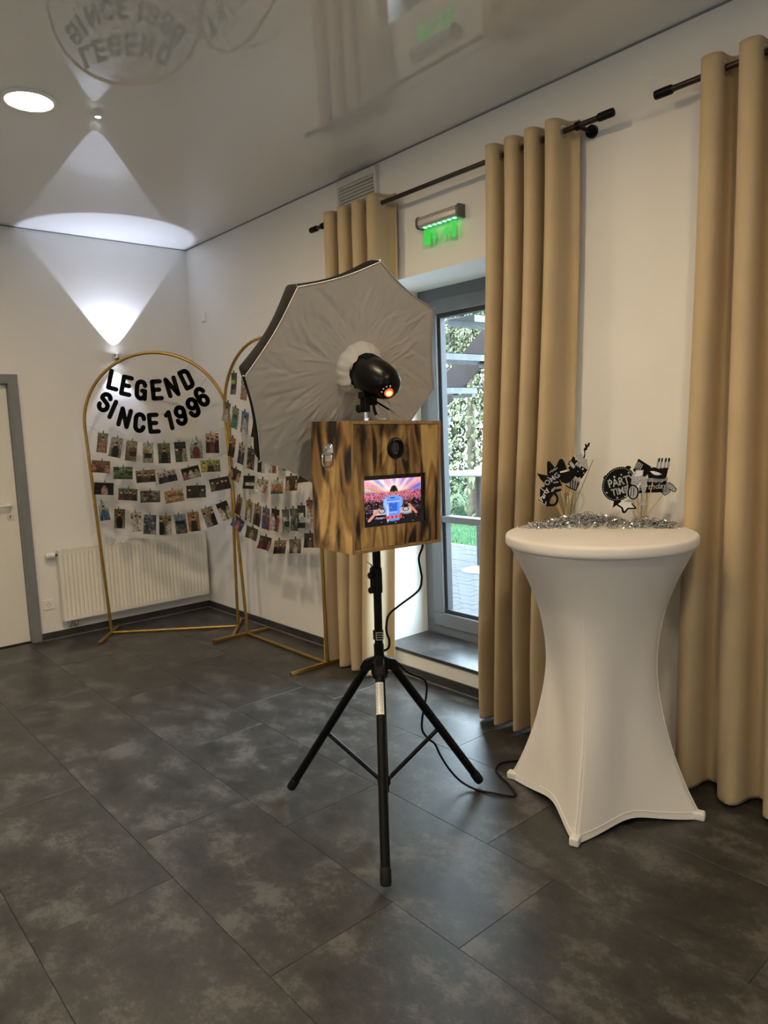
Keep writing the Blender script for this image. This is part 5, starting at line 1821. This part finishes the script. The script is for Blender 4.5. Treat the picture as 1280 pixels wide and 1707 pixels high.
# ------------------------------------------------------------------ silver tinsel lying on the table
rg = random.Random(21)
m_ = MB()
lobes = [(-0.350, -4.310, 0.120, 0.075, 0.044, 800), (-0.435, -4.255, 0.100, 0.055, 0.030, 420), (-0.53, -4.215, 0.085, 0.040, 0.016, 240), (-0.30, -4.405, 0.09, 0.06, 0.034, 420),
         (-0.285, -4.545, 0.090, 0.055, 0.034, 480), (-0.245, -4.63, 0.065, 0.045, 0.026, 260), (-0.40, -4.37, 0.11, 0.06, 0.012, 160)]
dirv = V((0.66, -0.75, 0)).normalized()
for (cx, cy, a, b_, hgt, n) in lobes:
    for _ in range(n):
        q = rg.gauss(0, 0.5)
        w = rg.gauss(0, 0.5)
        p = V((cx, cy, 0)) + dirv * (q * a) + V((-dirv.y, dirv.x, 0)) * (w * b_)
        if math.hypot(p.x - TX, p.y - TY) > TR - 0.025:
            continue
        z = TZ + 0.003 + hgt * max(0, 1 - q * q - w * w) * rg.random()
        d = V((rg.gauss(0, 1), rg.gauss(0, 1), rg.gauss(0, 0.35))).normalized()
        u_ = d.cross(V((rg.gauss(0, 1), rg.gauss(0, 1), rg.gauss(0, 1)))).normalized()
        L_ = rg.uniform(0.018, 0.055)
        wd = rg.uniform(0.0010, 0.0022)
        n_ = d.cross(u_)
        cv_ = rg.uniform(-0.016, 0.016)
        tw = rg.uniform(-1.5, 1.5)
        pts = []
        for k in range(5):
            t = k / 4
            c0 = V((p.x, p.y, z)) + d * (L_ * (t - 0.5)) + n_ * (cv_ * math.sin(PI * t))
            c0.z = max(c0.z, TZ + 0.0012)
            ww = (u_ * math.cos(tw * t) + n_ * math.sin(tw * t)) * wd
            pts += [c0 + ww, c0 - ww]
        m_.add(pts, [(2 * k, 2 * k + 1, 2 * k + 3, 2 * k + 2) for k in range(4)])
ti = m_.build('tinsel', 'tinsel_foil', fix=False)
tag(ti, 'heap of crinkled silver tinsel lying across the white table', 'tinsel')
ti['kind'] = 'stuff'

# ------------------------------------------------------------------ glasses with photo props on sticks
camp = V((-3.08206, -6.12768, 1.62))


def glass_frame(gx, gy):
    f = (camp - V((gx, gy, TZ)))
    f.z = 0
    f.normalize()
    rt_ = V((0, 0, 1)).cross(f)
    # follow the table top; x to the right, y up, z towards the room
    return basis((gx, gy, TZ), rt_, V((0, 0, 1)), f)


def tumbler(label, gx, gy, r0, r1, h, handle):
    g = thing('glass_mug' if handle else 'glass_tumbler', label, 'glass', T(gx, gy, TZ + 0.0005))
    m_ = MB().lathe([(r0 * 0.9, 0.0), (r0, 0.003), (r1, h), (r1 - 0.0012, h + 0.0008), (r1 - 0.0024, h), (r0 - 0.003, 0.009), (0.001, 0.007)], 32)
    m_.build('bowl', 'tumbler_glass', g, smooth=True)
    m_ = MB().lathe([(r1 - 0.0026, h - 0.0006), (r1 - 0.0010, h + 0.0014), (r1 + 0.0006, h - 0.0006)], 32, closed=True)
    m_.build('rim', 'tumbler_glass', g, smooth=True)
    if handle:
        f = glass_frame(gx, gy)
        rt_ = V((f[0][0], f[1][0], 0))
        pth = [rt_ * (r1 - 0.002) + V((0, 0, h * 0.98)), rt_ * (r1 + 0.022) + V((0, 0, h * 0.95)), rt_ * (r1 + 0.030) + V((0, 0, h * 0.72)),
               rt_ * (r1 + 0.020) + V((0, 0, h * 0.42)), rt_ * (r0 + 0.003) + V((0, 0, h * 0.30))]
        MB().tube(smooth_path(pth, 5), 0.0045, 8).build('handle', 'tumbler_glass', g, smooth=True)
    return g


GLx, GLy = -0.293, -4.192
GRx, GRy = -0.195, -4.490
tumbler('clear glass mug of photo props near the middle curtain', GLx, GLy, 0.027, 0.034, 0.128, True)
tumbler('clear straight glass of photo props at the right of the table', GRx, GRy, 0.029, 0.035, 0.135, False)
FL, FR = glass_frame(GLx, GLy), glass_frame(GRx, GRy)
KL, KR = 0.0002584, 0.000287


def LP(x, y):
    return ((x - 715) * KL, (1472 - y) * KL)


def RP(x, y):
    return ((x - 603) * KR, (1298 - y) * KR)


def prop(label, F, cv_, dz, shapes, stick, tilt=0.0):
    """cutout on a skewer; shapes are (part name, material, kind, data) in photo-prop coordinates"""
    root = thing('photo_prop', label, 'photo prop', F @ Matrix.Translation((0, 0, dz)) @ Matrix.Rotation(tilt, 4, 'Y'), 'photo props on sticks')
    for q, (nm, mt, kd, dat) in enumerate(shapes):
        z0 = 0.0006 * q
        m_ = MB()
        if kd == 'poly':
            m_.prism([cv_(*p) for p in dat], z0 - 0.0008, z0 + 0.0008)
            m_.build(nm, mt, root)
        elif kd == 'ring':
            cx, cy, rx, ry, w = dat
            c = cv_(cx, cy)
            k = KL if cv_ is LP else KR
            m_.ring(c[0], c[1], rx * k, ry * k, w * k, z0 - 0.0008, z0 + 0.0008, 30)
            m_.build(nm, mt, root)
        elif kd == 'disc':
            cx, cy, rx, ry, deg = dat
            pts = []
            for i in range(28):
                t = 2 * PI * i / 28
                a, b_ = rx * math.cos(t), ry * math.sin(t)
                dg = math.radians(deg)
                pts.append(cv_(cx + a * math.cos(dg) - b_ * math.sin(dg), cy + a * math.sin(dg) + b_ * math.cos(dg)))
            m_.prism(pts, z0 - 0.0008, z0 + 0.0008)
            m_.build(nm, mt, root)
        elif kd == 'strokes':
            k = KL if cv_ is LP else KR
            for (pts, w) in dat:
                stroke(m_, [cv_(*p) for p in pts], w * k, z0 - 0.0006, z0 + 0.0008)
            m_.build(nm, mt, root)
        elif kd == 'dots':
            k = KL if cv_ is LP else KR
            for (x, y, r) in dat:
                c = cv_(x, y)
                m_.prism([(c[0] + r * k * math.cos(t * PI / 4), c[1] + r * k * math.sin(t * PI / 4)) for t in range(8)], z0, z0 + 0.0009)
            m_.build(nm, mt, root, kind='stuff')
        elif kd == 'text':
            body_, x, y, size, deg, kw = dat
            c = cv_(x, y)
            k = KL if cv_ is LP else KR
            text_part(nm, body_, size * k, Matrix.Translation((c[0], c[1], z0 + 0.0006)) @ Matrix.Rotation(math.radians(deg), 4, 'Z'), mt, root, **kw)
    if stick:
        a, b_ = cv_(*stick[0]), cv_(*stick[1])
        MB().tube([(a[0], max(a[1], 0.012), -0.003), (b_[0], b_[1], -0.002 if len(stick) < 3 else stick[2])], 0.0017, 7).build('stick', 'skewer_wood', root, smooth=True)
    return root


BT = dict(offset=0.0004)
# ---- left glass
prop('black hat prop with white band in the glass mug', FL, LP, 0.006, [
    ('crown', 'prop_black', 'poly', [(345, 650), (342, 440), (352, 408), (372, 398), (400, 415), (440, 470), (485, 520), (520, 450), (545, 395), (575, 366), (612, 372), (645, 430), (668, 500), (690, 575), (560, 640)]),
    ('brim', 'prop_black', 'poly', [(525, 640), (700, 590), (885, 545), (850, 630), (800, 710), (740, 780), (660, 806), (585, 775)]),
    ('hat_band', 'prop_white', 'poly', [(565, 590), (690, 558), (694, 586), (572, 618)])], ((660, 1440), (620, 800)))
prop('spiky black OMG speech bubble prop in the glass mug', FL, LP, 0.018, [
    ('bubble', 'prop_black', 'poly', [(165, 608), (285, 640), (360, 655), (440, 600), (500, 590), (540, 640), (585, 660), (560, 740), (600, 840), (500, 860), (400, 900), (340, 870), (290, 900), (300, 800), (230, 720)]),
    ('lettering', 'prop_silver', 'text', ('OMG', 430, 722, 130, 36, dict(offset=0.0006))),
    ('small_print', 'prop_silver', 'strokes', [([(395, 600), (430, 560)], 8), ([(440, 585), (470, 530)], 8), ([(480, 560), (520, 520)], 8), ([(350, 690), (362, 690)], 8), ([(460, 785), (530, 770)], 10), ([(470, 870), (490, 895), (540, 890), (555, 860)], 14)])],
    ((690, 1440), (540, 720)))
prop('black Party lettering prop tilted over the glass mug rim', FL, LP, 0.030, [
    ('card', 'prop_black', 'poly', [(190, 1075), (215, 1010), (225, 860), (290, 850), (360, 850), (440, 880), (410, 960), (330, 1080), (305, 1180), (260, 1150)]),
    ('lettering', 'prop_white', 'text', ('Party', 285, 995, 118, 62, dict(offset=0.0003, shear=0.25))),
    ('outline', 'prop_silver', 'strokes', [([(190, 1085), (300, 1170)], 8), ([(310, 1160), (340, 1060), (400, 970), (435, 890)], 9), ([(225, 860), (290, 920)], 8)])],
    ((620, 1430), (400, 940)))
prop('round black single eyeglass frame prop hanging left of the mug', FL, LP, 0.040, [
    ('eyeglass_ring', 'prop_black', 'ring', (430, 1065, 110, 130, 42)),
    ('bridge', 'prop_black', 'poly', [(320, 1190), (345, 1060), (420, 960), (450, 990), (400, 1060), (380, 1160), (420, 1195)]),
    ('bow', 'prop_black', 'poly', [(440, 970), (470, 890), (590, 880), (585, 915), (500, 950), (470, 1000)])], ((640, 1440), (470, 980)))
prop('tilted black and silver birthday mug prop with glitter foam', FL, LP, -0.012, [
    ('foam', 'prop_silver', 'poly', [(812, 258), (850, 290), (905, 268), (945, 280), (955, 330), (975, 385), (1020, 385), (1045, 410), (1030, 450), (1055, 550), (1000, 545), (930, 500), (870, 430), (835, 360)]),
    ('body', 'prop_black', 'poly', [(700, 510), (715, 420), (750, 405), (790, 330), (835, 370), (880, 440), (930, 505), (1010, 555), (1040, 570), (960, 690), (925, 740), (880, 720), (760, 640)]),
    ('mug_base', 'prop_silver', 'poly', [(665, 850), (730, 780), (790, 720), (900, 770), (890, 840), (830, 935), (740, 895)]),
    ('stripe', 'prop_black', 'strokes', [([(745, 790), (740, 880)], 9), ([(785, 760), (780, 900)], 9), ([(830, 770), (810, 920)], 9), ([(870, 790), (845, 900)], 9), ([(668, 850), (740, 895), (830, 935), (895, 800)], 9)]),
    ('badge', 'prop_silver', 'poly', [(725, 440), (760, 420), (830, 510), (800, 550), (740, 500)]),
    ('lettering', 'prop_white', 'text', ('BIR', 880, 490, 82, -38, dict(offset=0.0002))),
    ('glitter_spot', 'prop_white', 'dots', [(715, 500, 14), (955, 560, 16), (900, 715, 14), (970, 630, 10), (840, 385, 15), (930, 735, 10), (870, 600, 9)])],
    ((700, 1440), (790, 870)))
prop('small black candle prop topping the glitter mug', FL, LP, -0.020, [
    ('candle', 'prop_black', 'poly', [(955, 380), (985, 290), (970, 210), (1000, 180), (990, 125), (1015, 120), (1030, 150), (1055, 95), (1080, 110), (1065, 160), (1035, 190), (1030, 225), (1000, 240), (1000, 300), (990, 370)])],
    ((740, 1440), (960, 390)))
sk_ = thing('wooden_skewer', 'thin brown stick leaning out to the right of the glass mug', 'stick', FL @ Matrix.Translation((0, 0, -0.018)))
MB().tube([(*LP(720, 1425), 0), (*LP(1130, 400), 0)], 0.0014, 7).build('shaft', 'bark', sk_, smooth=True)
# ---- right glass
el = [(290 + 245 * math.cos(t) * 0.97 - 40 * math.sin(t), 690 + 262 * math.sin(t)) for t in [2 * PI * i / 40 for i in range(40)]]
el2 = [(290 + 222 * math.cos(t) * 0.97 - 40 * math.sin(t), 690 + 240 * math.sin(t), 5.5) for t in [2 * PI * i / 46 for i in range(46)]]
prop('black PARTY TIME speech bubble prop with dotted white border', FR, RP, 0.020, [
    ('bubble', 'prop_black', 'poly', el),
    ('bubble_tail', 'prop_black', 'poly', [(225, 930), (215, 1000), (200, 1055), (270, 1010), (340, 945)]),
    ('bump', 'prop_black', 'disc', (108, 592, 38, 36, 0)),
    ('bump', 'prop_black', 'disc', (430, 440, 40, 26, 0)),
    ('dotted_border', 'prop_white', 'dots', el2),
    ('sparkle', 'prop_silver', 'dots', [(230, 580, 17), (330, 548, 14), (435, 520, 14), (160, 620, 10), (120, 820, 14), (272, 898, 14), (385, 880, 14), (350, 815, 10)]),
    ('lettering', 'prop_silver', 'text', ('PARTY', 330, 650, 165, 14, dict(offset=0.0009, sx=0.80))),
    ('lettering', 'prop_silver', 'text', ('TIME', 310, 800, 145, 13, dict(offset=0.0008, sx=0.80)))], ((590, 1270), (330, 880)))
prop('black cornered box prop with grey stripes behind the champagne flute', FR, RP, -0.006, [
    ('card', 'prop_black', 'poly', [(495, 490), (575, 315), (755, 440), (690, 580), (600, 600)]),
    ('stripe', 'prop_silver', 'strokes', [([(520, 460), (570, 370)], 7), ([(545, 465), (590, 375)], 7), ([(572, 470), (610, 390)], 7), ([(600, 470), (632, 405)], 7)])],
    ((610, 1270), (620, 560)))
prop('silver champagne flute prop beside the speech bubble', FR, RP, 0.030, [
    ('bowl', 'prop_silver', 'poly', [(540, 475), (650, 480), (638, 570), (605, 660), (560, 720), (500, 705), (465, 680), (480, 620), (510, 540)]),
    ('drink', 'prop_white', 'poly', [(545, 490), (635, 490), (625, 560), (520, 580)]),
    ('stem', 'prop_silver', 'strokes', [([(420, 700), (415, 780), (410, 900)], 10)]),
    ('foot', 'prop_silver', 'poly', [(380, 950), (440, 915), (520, 945), (522, 962), (395, 964)])], ((590, 1270), (560, 800)))
prop('second slim flute prop with a silver foot in front of the glass', FR, RP, 0.042, [
    ('stem', 'prop_silver', 'strokes', [([(650, 800), (645, 950)], 11)]),
    ('foot', 'prop_silver', 'poly', [(565, 1000), (600, 970), (645, 945), (680, 965), (702, 992), (640, 1006)]),
    ('bowl', 'prop_silver', 'poly', [(600, 620), (680, 560), (700, 700), (665, 830), (630, 830)])], None)
prop('black ringed magnifying glass prop over the speech bubble', FR, RP, 0.050, [
    ('ring', 'prop_black', 'ring', (500, 805, 82, 112, 24)),
    ('disc', 'prop_silver', 'disc', (500, 805, 60, 92, 0)),
    ('stripe', 'prop_black', 'strokes', [([(475, 740), (470, 860)], 5), ([(515, 730), (505, 870)], 5)])], ((600, 1270), (520, 900)))
prop('white star prop with thick black outline low on the glass', FR, RP, 0.046, [
    ('outline', 'prop_black', 'strokes', [([(285, 1000), (345, 1040), (360, 1105), (385, 1105), (425, 1048), (535, 1045), (480, 985)], 16)]),
    ('star', 'prop_white', 'poly', [(290, 990), (370, 950), (470, 955), (480, 990), (520, 1038), (420, 1040), (378, 1095), (352, 1030)])], None)
prop('black half mask prop with a white eye hole', FR, RP, 0.036, [
    ('mask', 'prop_black', 'poly', [(690, 485), (735, 450), (800, 438), (850, 462), (930, 462), (985, 462), (970, 540), (945, 612), (860, 612), (770, 600), (715, 605), (705, 550)]),
    ('eye_hole', 'prop_white', 'poly', [(735, 495), (790, 497), (850, 515), (905, 545), (850, 560), (800, 552), (765, 530)])], ((670, 1270), (780, 615), 0.001))
cand = []
for x in (855, 902, 955, 1003):
    cand.append(([(x, 330), (x - 18, 470)], 17))
prop('black Birthday cake prop with four candles', FR, RP, 0.014, [
    ('candle', 'prop_silver', 'strokes', cand),
    ('candle_flame', 'prop_black', 'strokes', [([(x, 318), (x - 6, 360)], 11) for x in (868, 910, 962, 1004)]),
    ('cake_top', 'prop_black', 'poly', [(815, 470), (990, 452), (985, 500), (965, 600), (800, 610)]),
    ('cake_base', 'prop_black', 'poly', [(625, 650), (990, 610), (960, 690), (920, 820), (580, 830)]),
    ('frosting', 'prop_silver', 'poly', [(650, 615), (985, 598), (985, 640), (930, 655), (900, 680), (860, 660), (820, 678), (780, 655), (740, 665), (700, 655), (640, 655)]),
    ('lettering', 'prop_silver', 'text', ('Birthday', 765, 735, 118, 4, dict(offset=0.0003, shear=0.3)))], ((650, 1270), (740, 800)))
prop('silver pointing hand prop at the right of the glass', FR, RP, 0.004, [
    ('hand', 'prop_silver', 'poly', [(900, 820), (925, 760), (950, 690), (1010, 680), (1060, 715), (1108, 775), (1095, 818), (1060, 815), (1010, 770), (1025, 810), (990, 850), (945, 870)]),
    ('outline', 'prop_black', 'strokes', [([(900, 820), (925, 760), (950, 690), (1010, 680), (1060, 715), (1108, 775), (1095, 818), (1060, 815), (1010, 770), (1025, 810), (990, 850), (945, 870), (900, 820)], 5),
                                          ([(940, 800), (990, 760)], 4), ([(950, 830), (1000, 790)], 4), ([(940, 765), (980, 730)], 4)])], ((640, 1270), (940, 830)))
for i, (a, b_) in enumerate((((640, 1440), (740, 950)), ((700, 1430), (600, 960)), ((655, 1440), (760, 970)))):
    s_ = thing('wooden_skewer', ['pale wooden skewer leaning right in the glass mug', 'pale wooden skewer leaning left in the glass mug', 'pale wooden skewer nearest the mug handle'][i], 'stick', FL @ Matrix.Translation((0, 0, 0.004 * i - 0.008)), 'skewers in the mug')
    MB().tube([(*LP(*a), 0), (*LP(*b_), 0)], 0.0017, 7).build('shaft', 'skewer_wood', s_, smooth=True)
for i, (a, b_) in enumerate((((585, 1270), (545, 860)), ((640, 1270), (700, 840)), ((620, 1270), (630, 850)))):
    s_ = thing('wooden_skewer', ['pale wooden skewer leaning left in the straight glass', 'pale wooden skewer leaning right in the straight glass', 'pale wooden skewer upright in the straight glass'][i], 'stick', FR @ Matrix.Translation((0, 0, 0.004 * i - 0.008)), 'skewers in the straight glass')
    MB().tube([(*RP(*a), 0), (*RP(*b_), 0)], 0.0017, 7).build('shaft', 'skewer_wood', s_, smooth=True)

# ------------------------------------------------------------------ outside the glazed door
OG = 0.05
ter = struct(MB().mm(0.5, 3.72, -7.0, 6.0, -0.10, OG - 0.012).build('floor_terrace', 'paver_joint'))
zig = [(0.0, 0.0), (0.056, 0.028), (0.112, 0.0), (0.168, 0.028), (0.224, 0.0)]
g_ = 0.0022
pv = MB()
lower = [(y, x) for (y, x) in zig]
poly = [(x + g_, y) for (y, x) in lower] + [(x + 0.112 - g_, y) for (y, x) in reversed(lower)]
poly = [(x, min(max(y, g_), 0.224 - g_)) for x, y in poly]
pv.prism(poly, -0.03, 0.0)
pme = pv.mesh('paver')
pme.materials.append(MATS['paver_concrete'])
rg = random.Random(2)
rest = MB()
cnt = 0
cells = []
for i in range(28):
    for j in range(-12, 16):
        x, y = 0.56 + i * 0.112, -2.2 + j * 0.224 + (0.112 if i % 2 else 0)
        # distance from the line of sight through the door
        t = (x - 0.4) / 3.3
        ymid = -2.95 + 2.95 * t
        cells.append((abs(y + 0.11 - ymid), x, y))
cells.sort()
for (d_, x, y) in cells:
    z = OG + rg.uniform(-0.002, 0.0015)
    if cnt < 300:
        o = link('paver', pme, None, ter)
        o.location = (x, y, z)
        cnt += 1
    else:
        rest.prism([(px + x, py + y) for px, py in poly], OG - 0.03, z)
r_ = rest.build('paver_field', 'paver_concrete', ter, kind='stuff')
lawn = MB().grid(lambda u, v: V((3.72 + 9 * u, -6 + 16 * v, OG + 0.03 * u * math.sin(9 * v))), 20, 30).build('lawn', 'lawn_soil', fix=False)
struct(lawn)
gb = MB()
rg = random.Random(8)
for _ in range(9000):
    x, y = 3.73 + rg.random() ** 1.3 * 3.2, rg.uniform(-0.9, 3.2)
    h_, a = rg.uniform(0.03, 0.07), rg.uniform(0, 2 * PI)
    dx, dy = 0.006 * math.cos(a), 0.006 * math.sin(a)
    lx, ly = rg.uniform(-0.02, 0.02), rg.uniform(-0.02, 0.02)
    gb.add([(x - dx, y - dy, OG), (x + dx, y + dy, OG), (x + lx, y + ly, OG + h_)], [(0, 1, 2)])
gr = gb.build('grass', 'grass_blade', fix=False)
tag(gr, 'green lawn grass behind the terrace paving', 'grass')
gr['kind'] = 'stuff'


def conifer(label, x, y, h_, r_, seed, mt, n=5200):
    rg = random.Random(seed)
    root = thing('conifer_tree', label, 'tree', T(x, y, OG), 'conifers beyond the lawn')
    MB().tube([(0, 0, 0), (0.02, 0.01, h_ * 0.5), (0, 0, h_ * 0.97)], [0.09, 0.06, 0.015], 8).build('trunk', 'bark', root, smooth=True)
    mb = MB()
    for _ in range(n):
        t = rg.random() ** 0.8
        z = 0.12 + t * (h_ - 0.12)
        rr = r_ * (1 - t) ** 0.7 * math.sqrt(rg.uniform(0.25, 1.0)) + 0.05
        a = rg.uniform(0, 2 * PI)
        p = V((rr * math.cos(a), rr * math.sin(a), z))
        out = V((math.cos(a + rg.gauss(0, 0.5)), math.sin(a + rg.gauss(0, 0.5)), rg.uniform(-0.9, 0.25))).normalized()
        L_ = rg.uniform(0.06, 0.16)
        sd = out.cross(V((rg.gauss(0, .4), rg.gauss(0, .4), 1))).normalized() * L_ * rg.uniform(0.16, 0.3)
        q = p + out * L_ * 0.45
        mb.add([p, q + sd, p + out * L_ - V((0, 0, 0.03)), q - sd], [(0, 1, 2, 3)])
    f = mb.build('foliage', mt, root, fix=False)
    f['kind'] = 'stuff'
    return root


conifer('tall pale green conifer standing straight behind the lawn', 6.0, 2.1, 3.7, 1.15, 31, 'conifer_leaf_pale', 7000)
conifer('broad green conifer to the right behind the outdoor tables', 6.4, 0.9, 3.4, 1.1, 32, 'conifer_leaf', 5200)
conifer('low bushy conifer at the left behind the lawn', 5.9, 3.5, 3.2, 1.1, 33, 'conifer_leaf', 4200)
conifer('conifer with thin top behind the front row', 7.6, 3.0, 4.1, 1.3, 34, 'conifer_leaf', 5200)
conifer('conifer at the far right of the garden', 7.2, -0.6, 3.5, 1.2, 35, 'conifer_leaf_pale', 3000)


def bistro(label, x, y):
    t = thing('garden_bistro_table', label, 'table', T(x, y, OG), 'garden standing tables')
    MB().lathe([(0.36, 1.030), (0.375, 1.036), (0.375, 1.050), (0.36, 1.055), (0.001, 1.056)], 48).build('table_top', 'bistro_top', t, smooth=True)
    MB().cyl((0, 0, 0.03), (0, 0, 1.03), 0.032, 14).build('column', 'stair_brown', t, smooth=True)
    MB().lathe([(0.20, 0.0), (0.20, 0.012), (0.04, 0.04), (0.032, 0.06)], 32).build('base_plate', 'bistro_top', t, smooth=True)


bistro('white-topped standing table on the terrace outside, nearer one', 2.62, -1.05)
bistro('white-topped standing table on the terrace outside, farther one', 3.42, -0.78)

# steel stair passing the door outside
sa = thing('outdoor_stair', 'brown steel outdoor stair with galvanised grating treads outside the door', 'stairs', T(1.4, -1.0, OG))
slope = 0.75
m_ = MB()
ya, yb_ = 0.9, -1.9
za = lambda y: 1.79 - OG + (-(y + 1.0 - 1.0) - 0.81) * slope
lo0, lo1 = za(ya), za(yb_)
pts = [(ya, lo0 - 0.02), (yb_, lo1 - 0.02), (yb_, lo1 + 0.255), (ya, lo0 + 0.255)]
m_.prism(pts, -0.005, 0.005, basis((0, 0, 0), (0, 1, 0), (0, 0, 1), (1, 0, 0)))
m_.mm(-0.05, 0.005, 0, 0.001, 0, 0.001)
m_.build('stringer', 'stair_brown', sa)
m_ = MB()
m_.prism(pts, -0.705, -0.695, basis((0, 0, 0), (0, 1, 0), (0, 0, 1), (1, 0, 0)))
# tread positions follow the stringer
for k in range(-7, 3):
    yc = -1.02 - k * 0.30
    zc = 1.90 - OG + k * 0.225
    if zc < 0.1 or yc < -2.9:
        continue
    t_ = MB()
    t_.mm(-0.69, -0.006, yc - 0.13, yc + 0.13, zc - 0.004, zc)
    t_.mm(-0.69, -0.006, yc - 0.13, yc - 0.126, zc - 0.05, zc)
    t_.mm(-0.69, -0.006, yc + 0.126, yc + 0.13, zc - 0.05, zc)
    tr_ = t_.build('tread', 'galvanised', sa)
    b_ = MB().mm(-0.045, -0.005, yc - 0.11, yc + 0.11, zc - 0.075, zc - 0.05)
    b_.cyl((-0.012, yc - 0.08, zc - 0.062), (0.0, yc - 0.08, zc - 0.062), 0.012, 8)
    b_.build('tread_bracket', 'galvanised', tr_)
rl = thing('railing', 'dark thin vertical bar railing beyond the outdoor stair', 'railing', T(2.3, -1.0, OG))
for k in range(26):
    y = 1.9 - k * 0.145
    MB().cyl((0, y, 1.9), (0, y, 3.4), 0.006, 6).build('baluster', 'stair_brown', rl)
MB().cyl((0, 2.0, 3.4), (0, -1.9, 3.4), 0.02, 8).build('handrail', 'stair_brown', rl)
MB().cyl((0, 2.0, 1.9), (0, -1.9, 1.9), 0.012, 8).build('lower_rail', 'stair_brown', rl)
for y in (2.0, -1.9):
    MB().cyl((0, y, 0.0), (0, y, 3.4), 0.025, 8).build('post', 'stair_brown', rl)
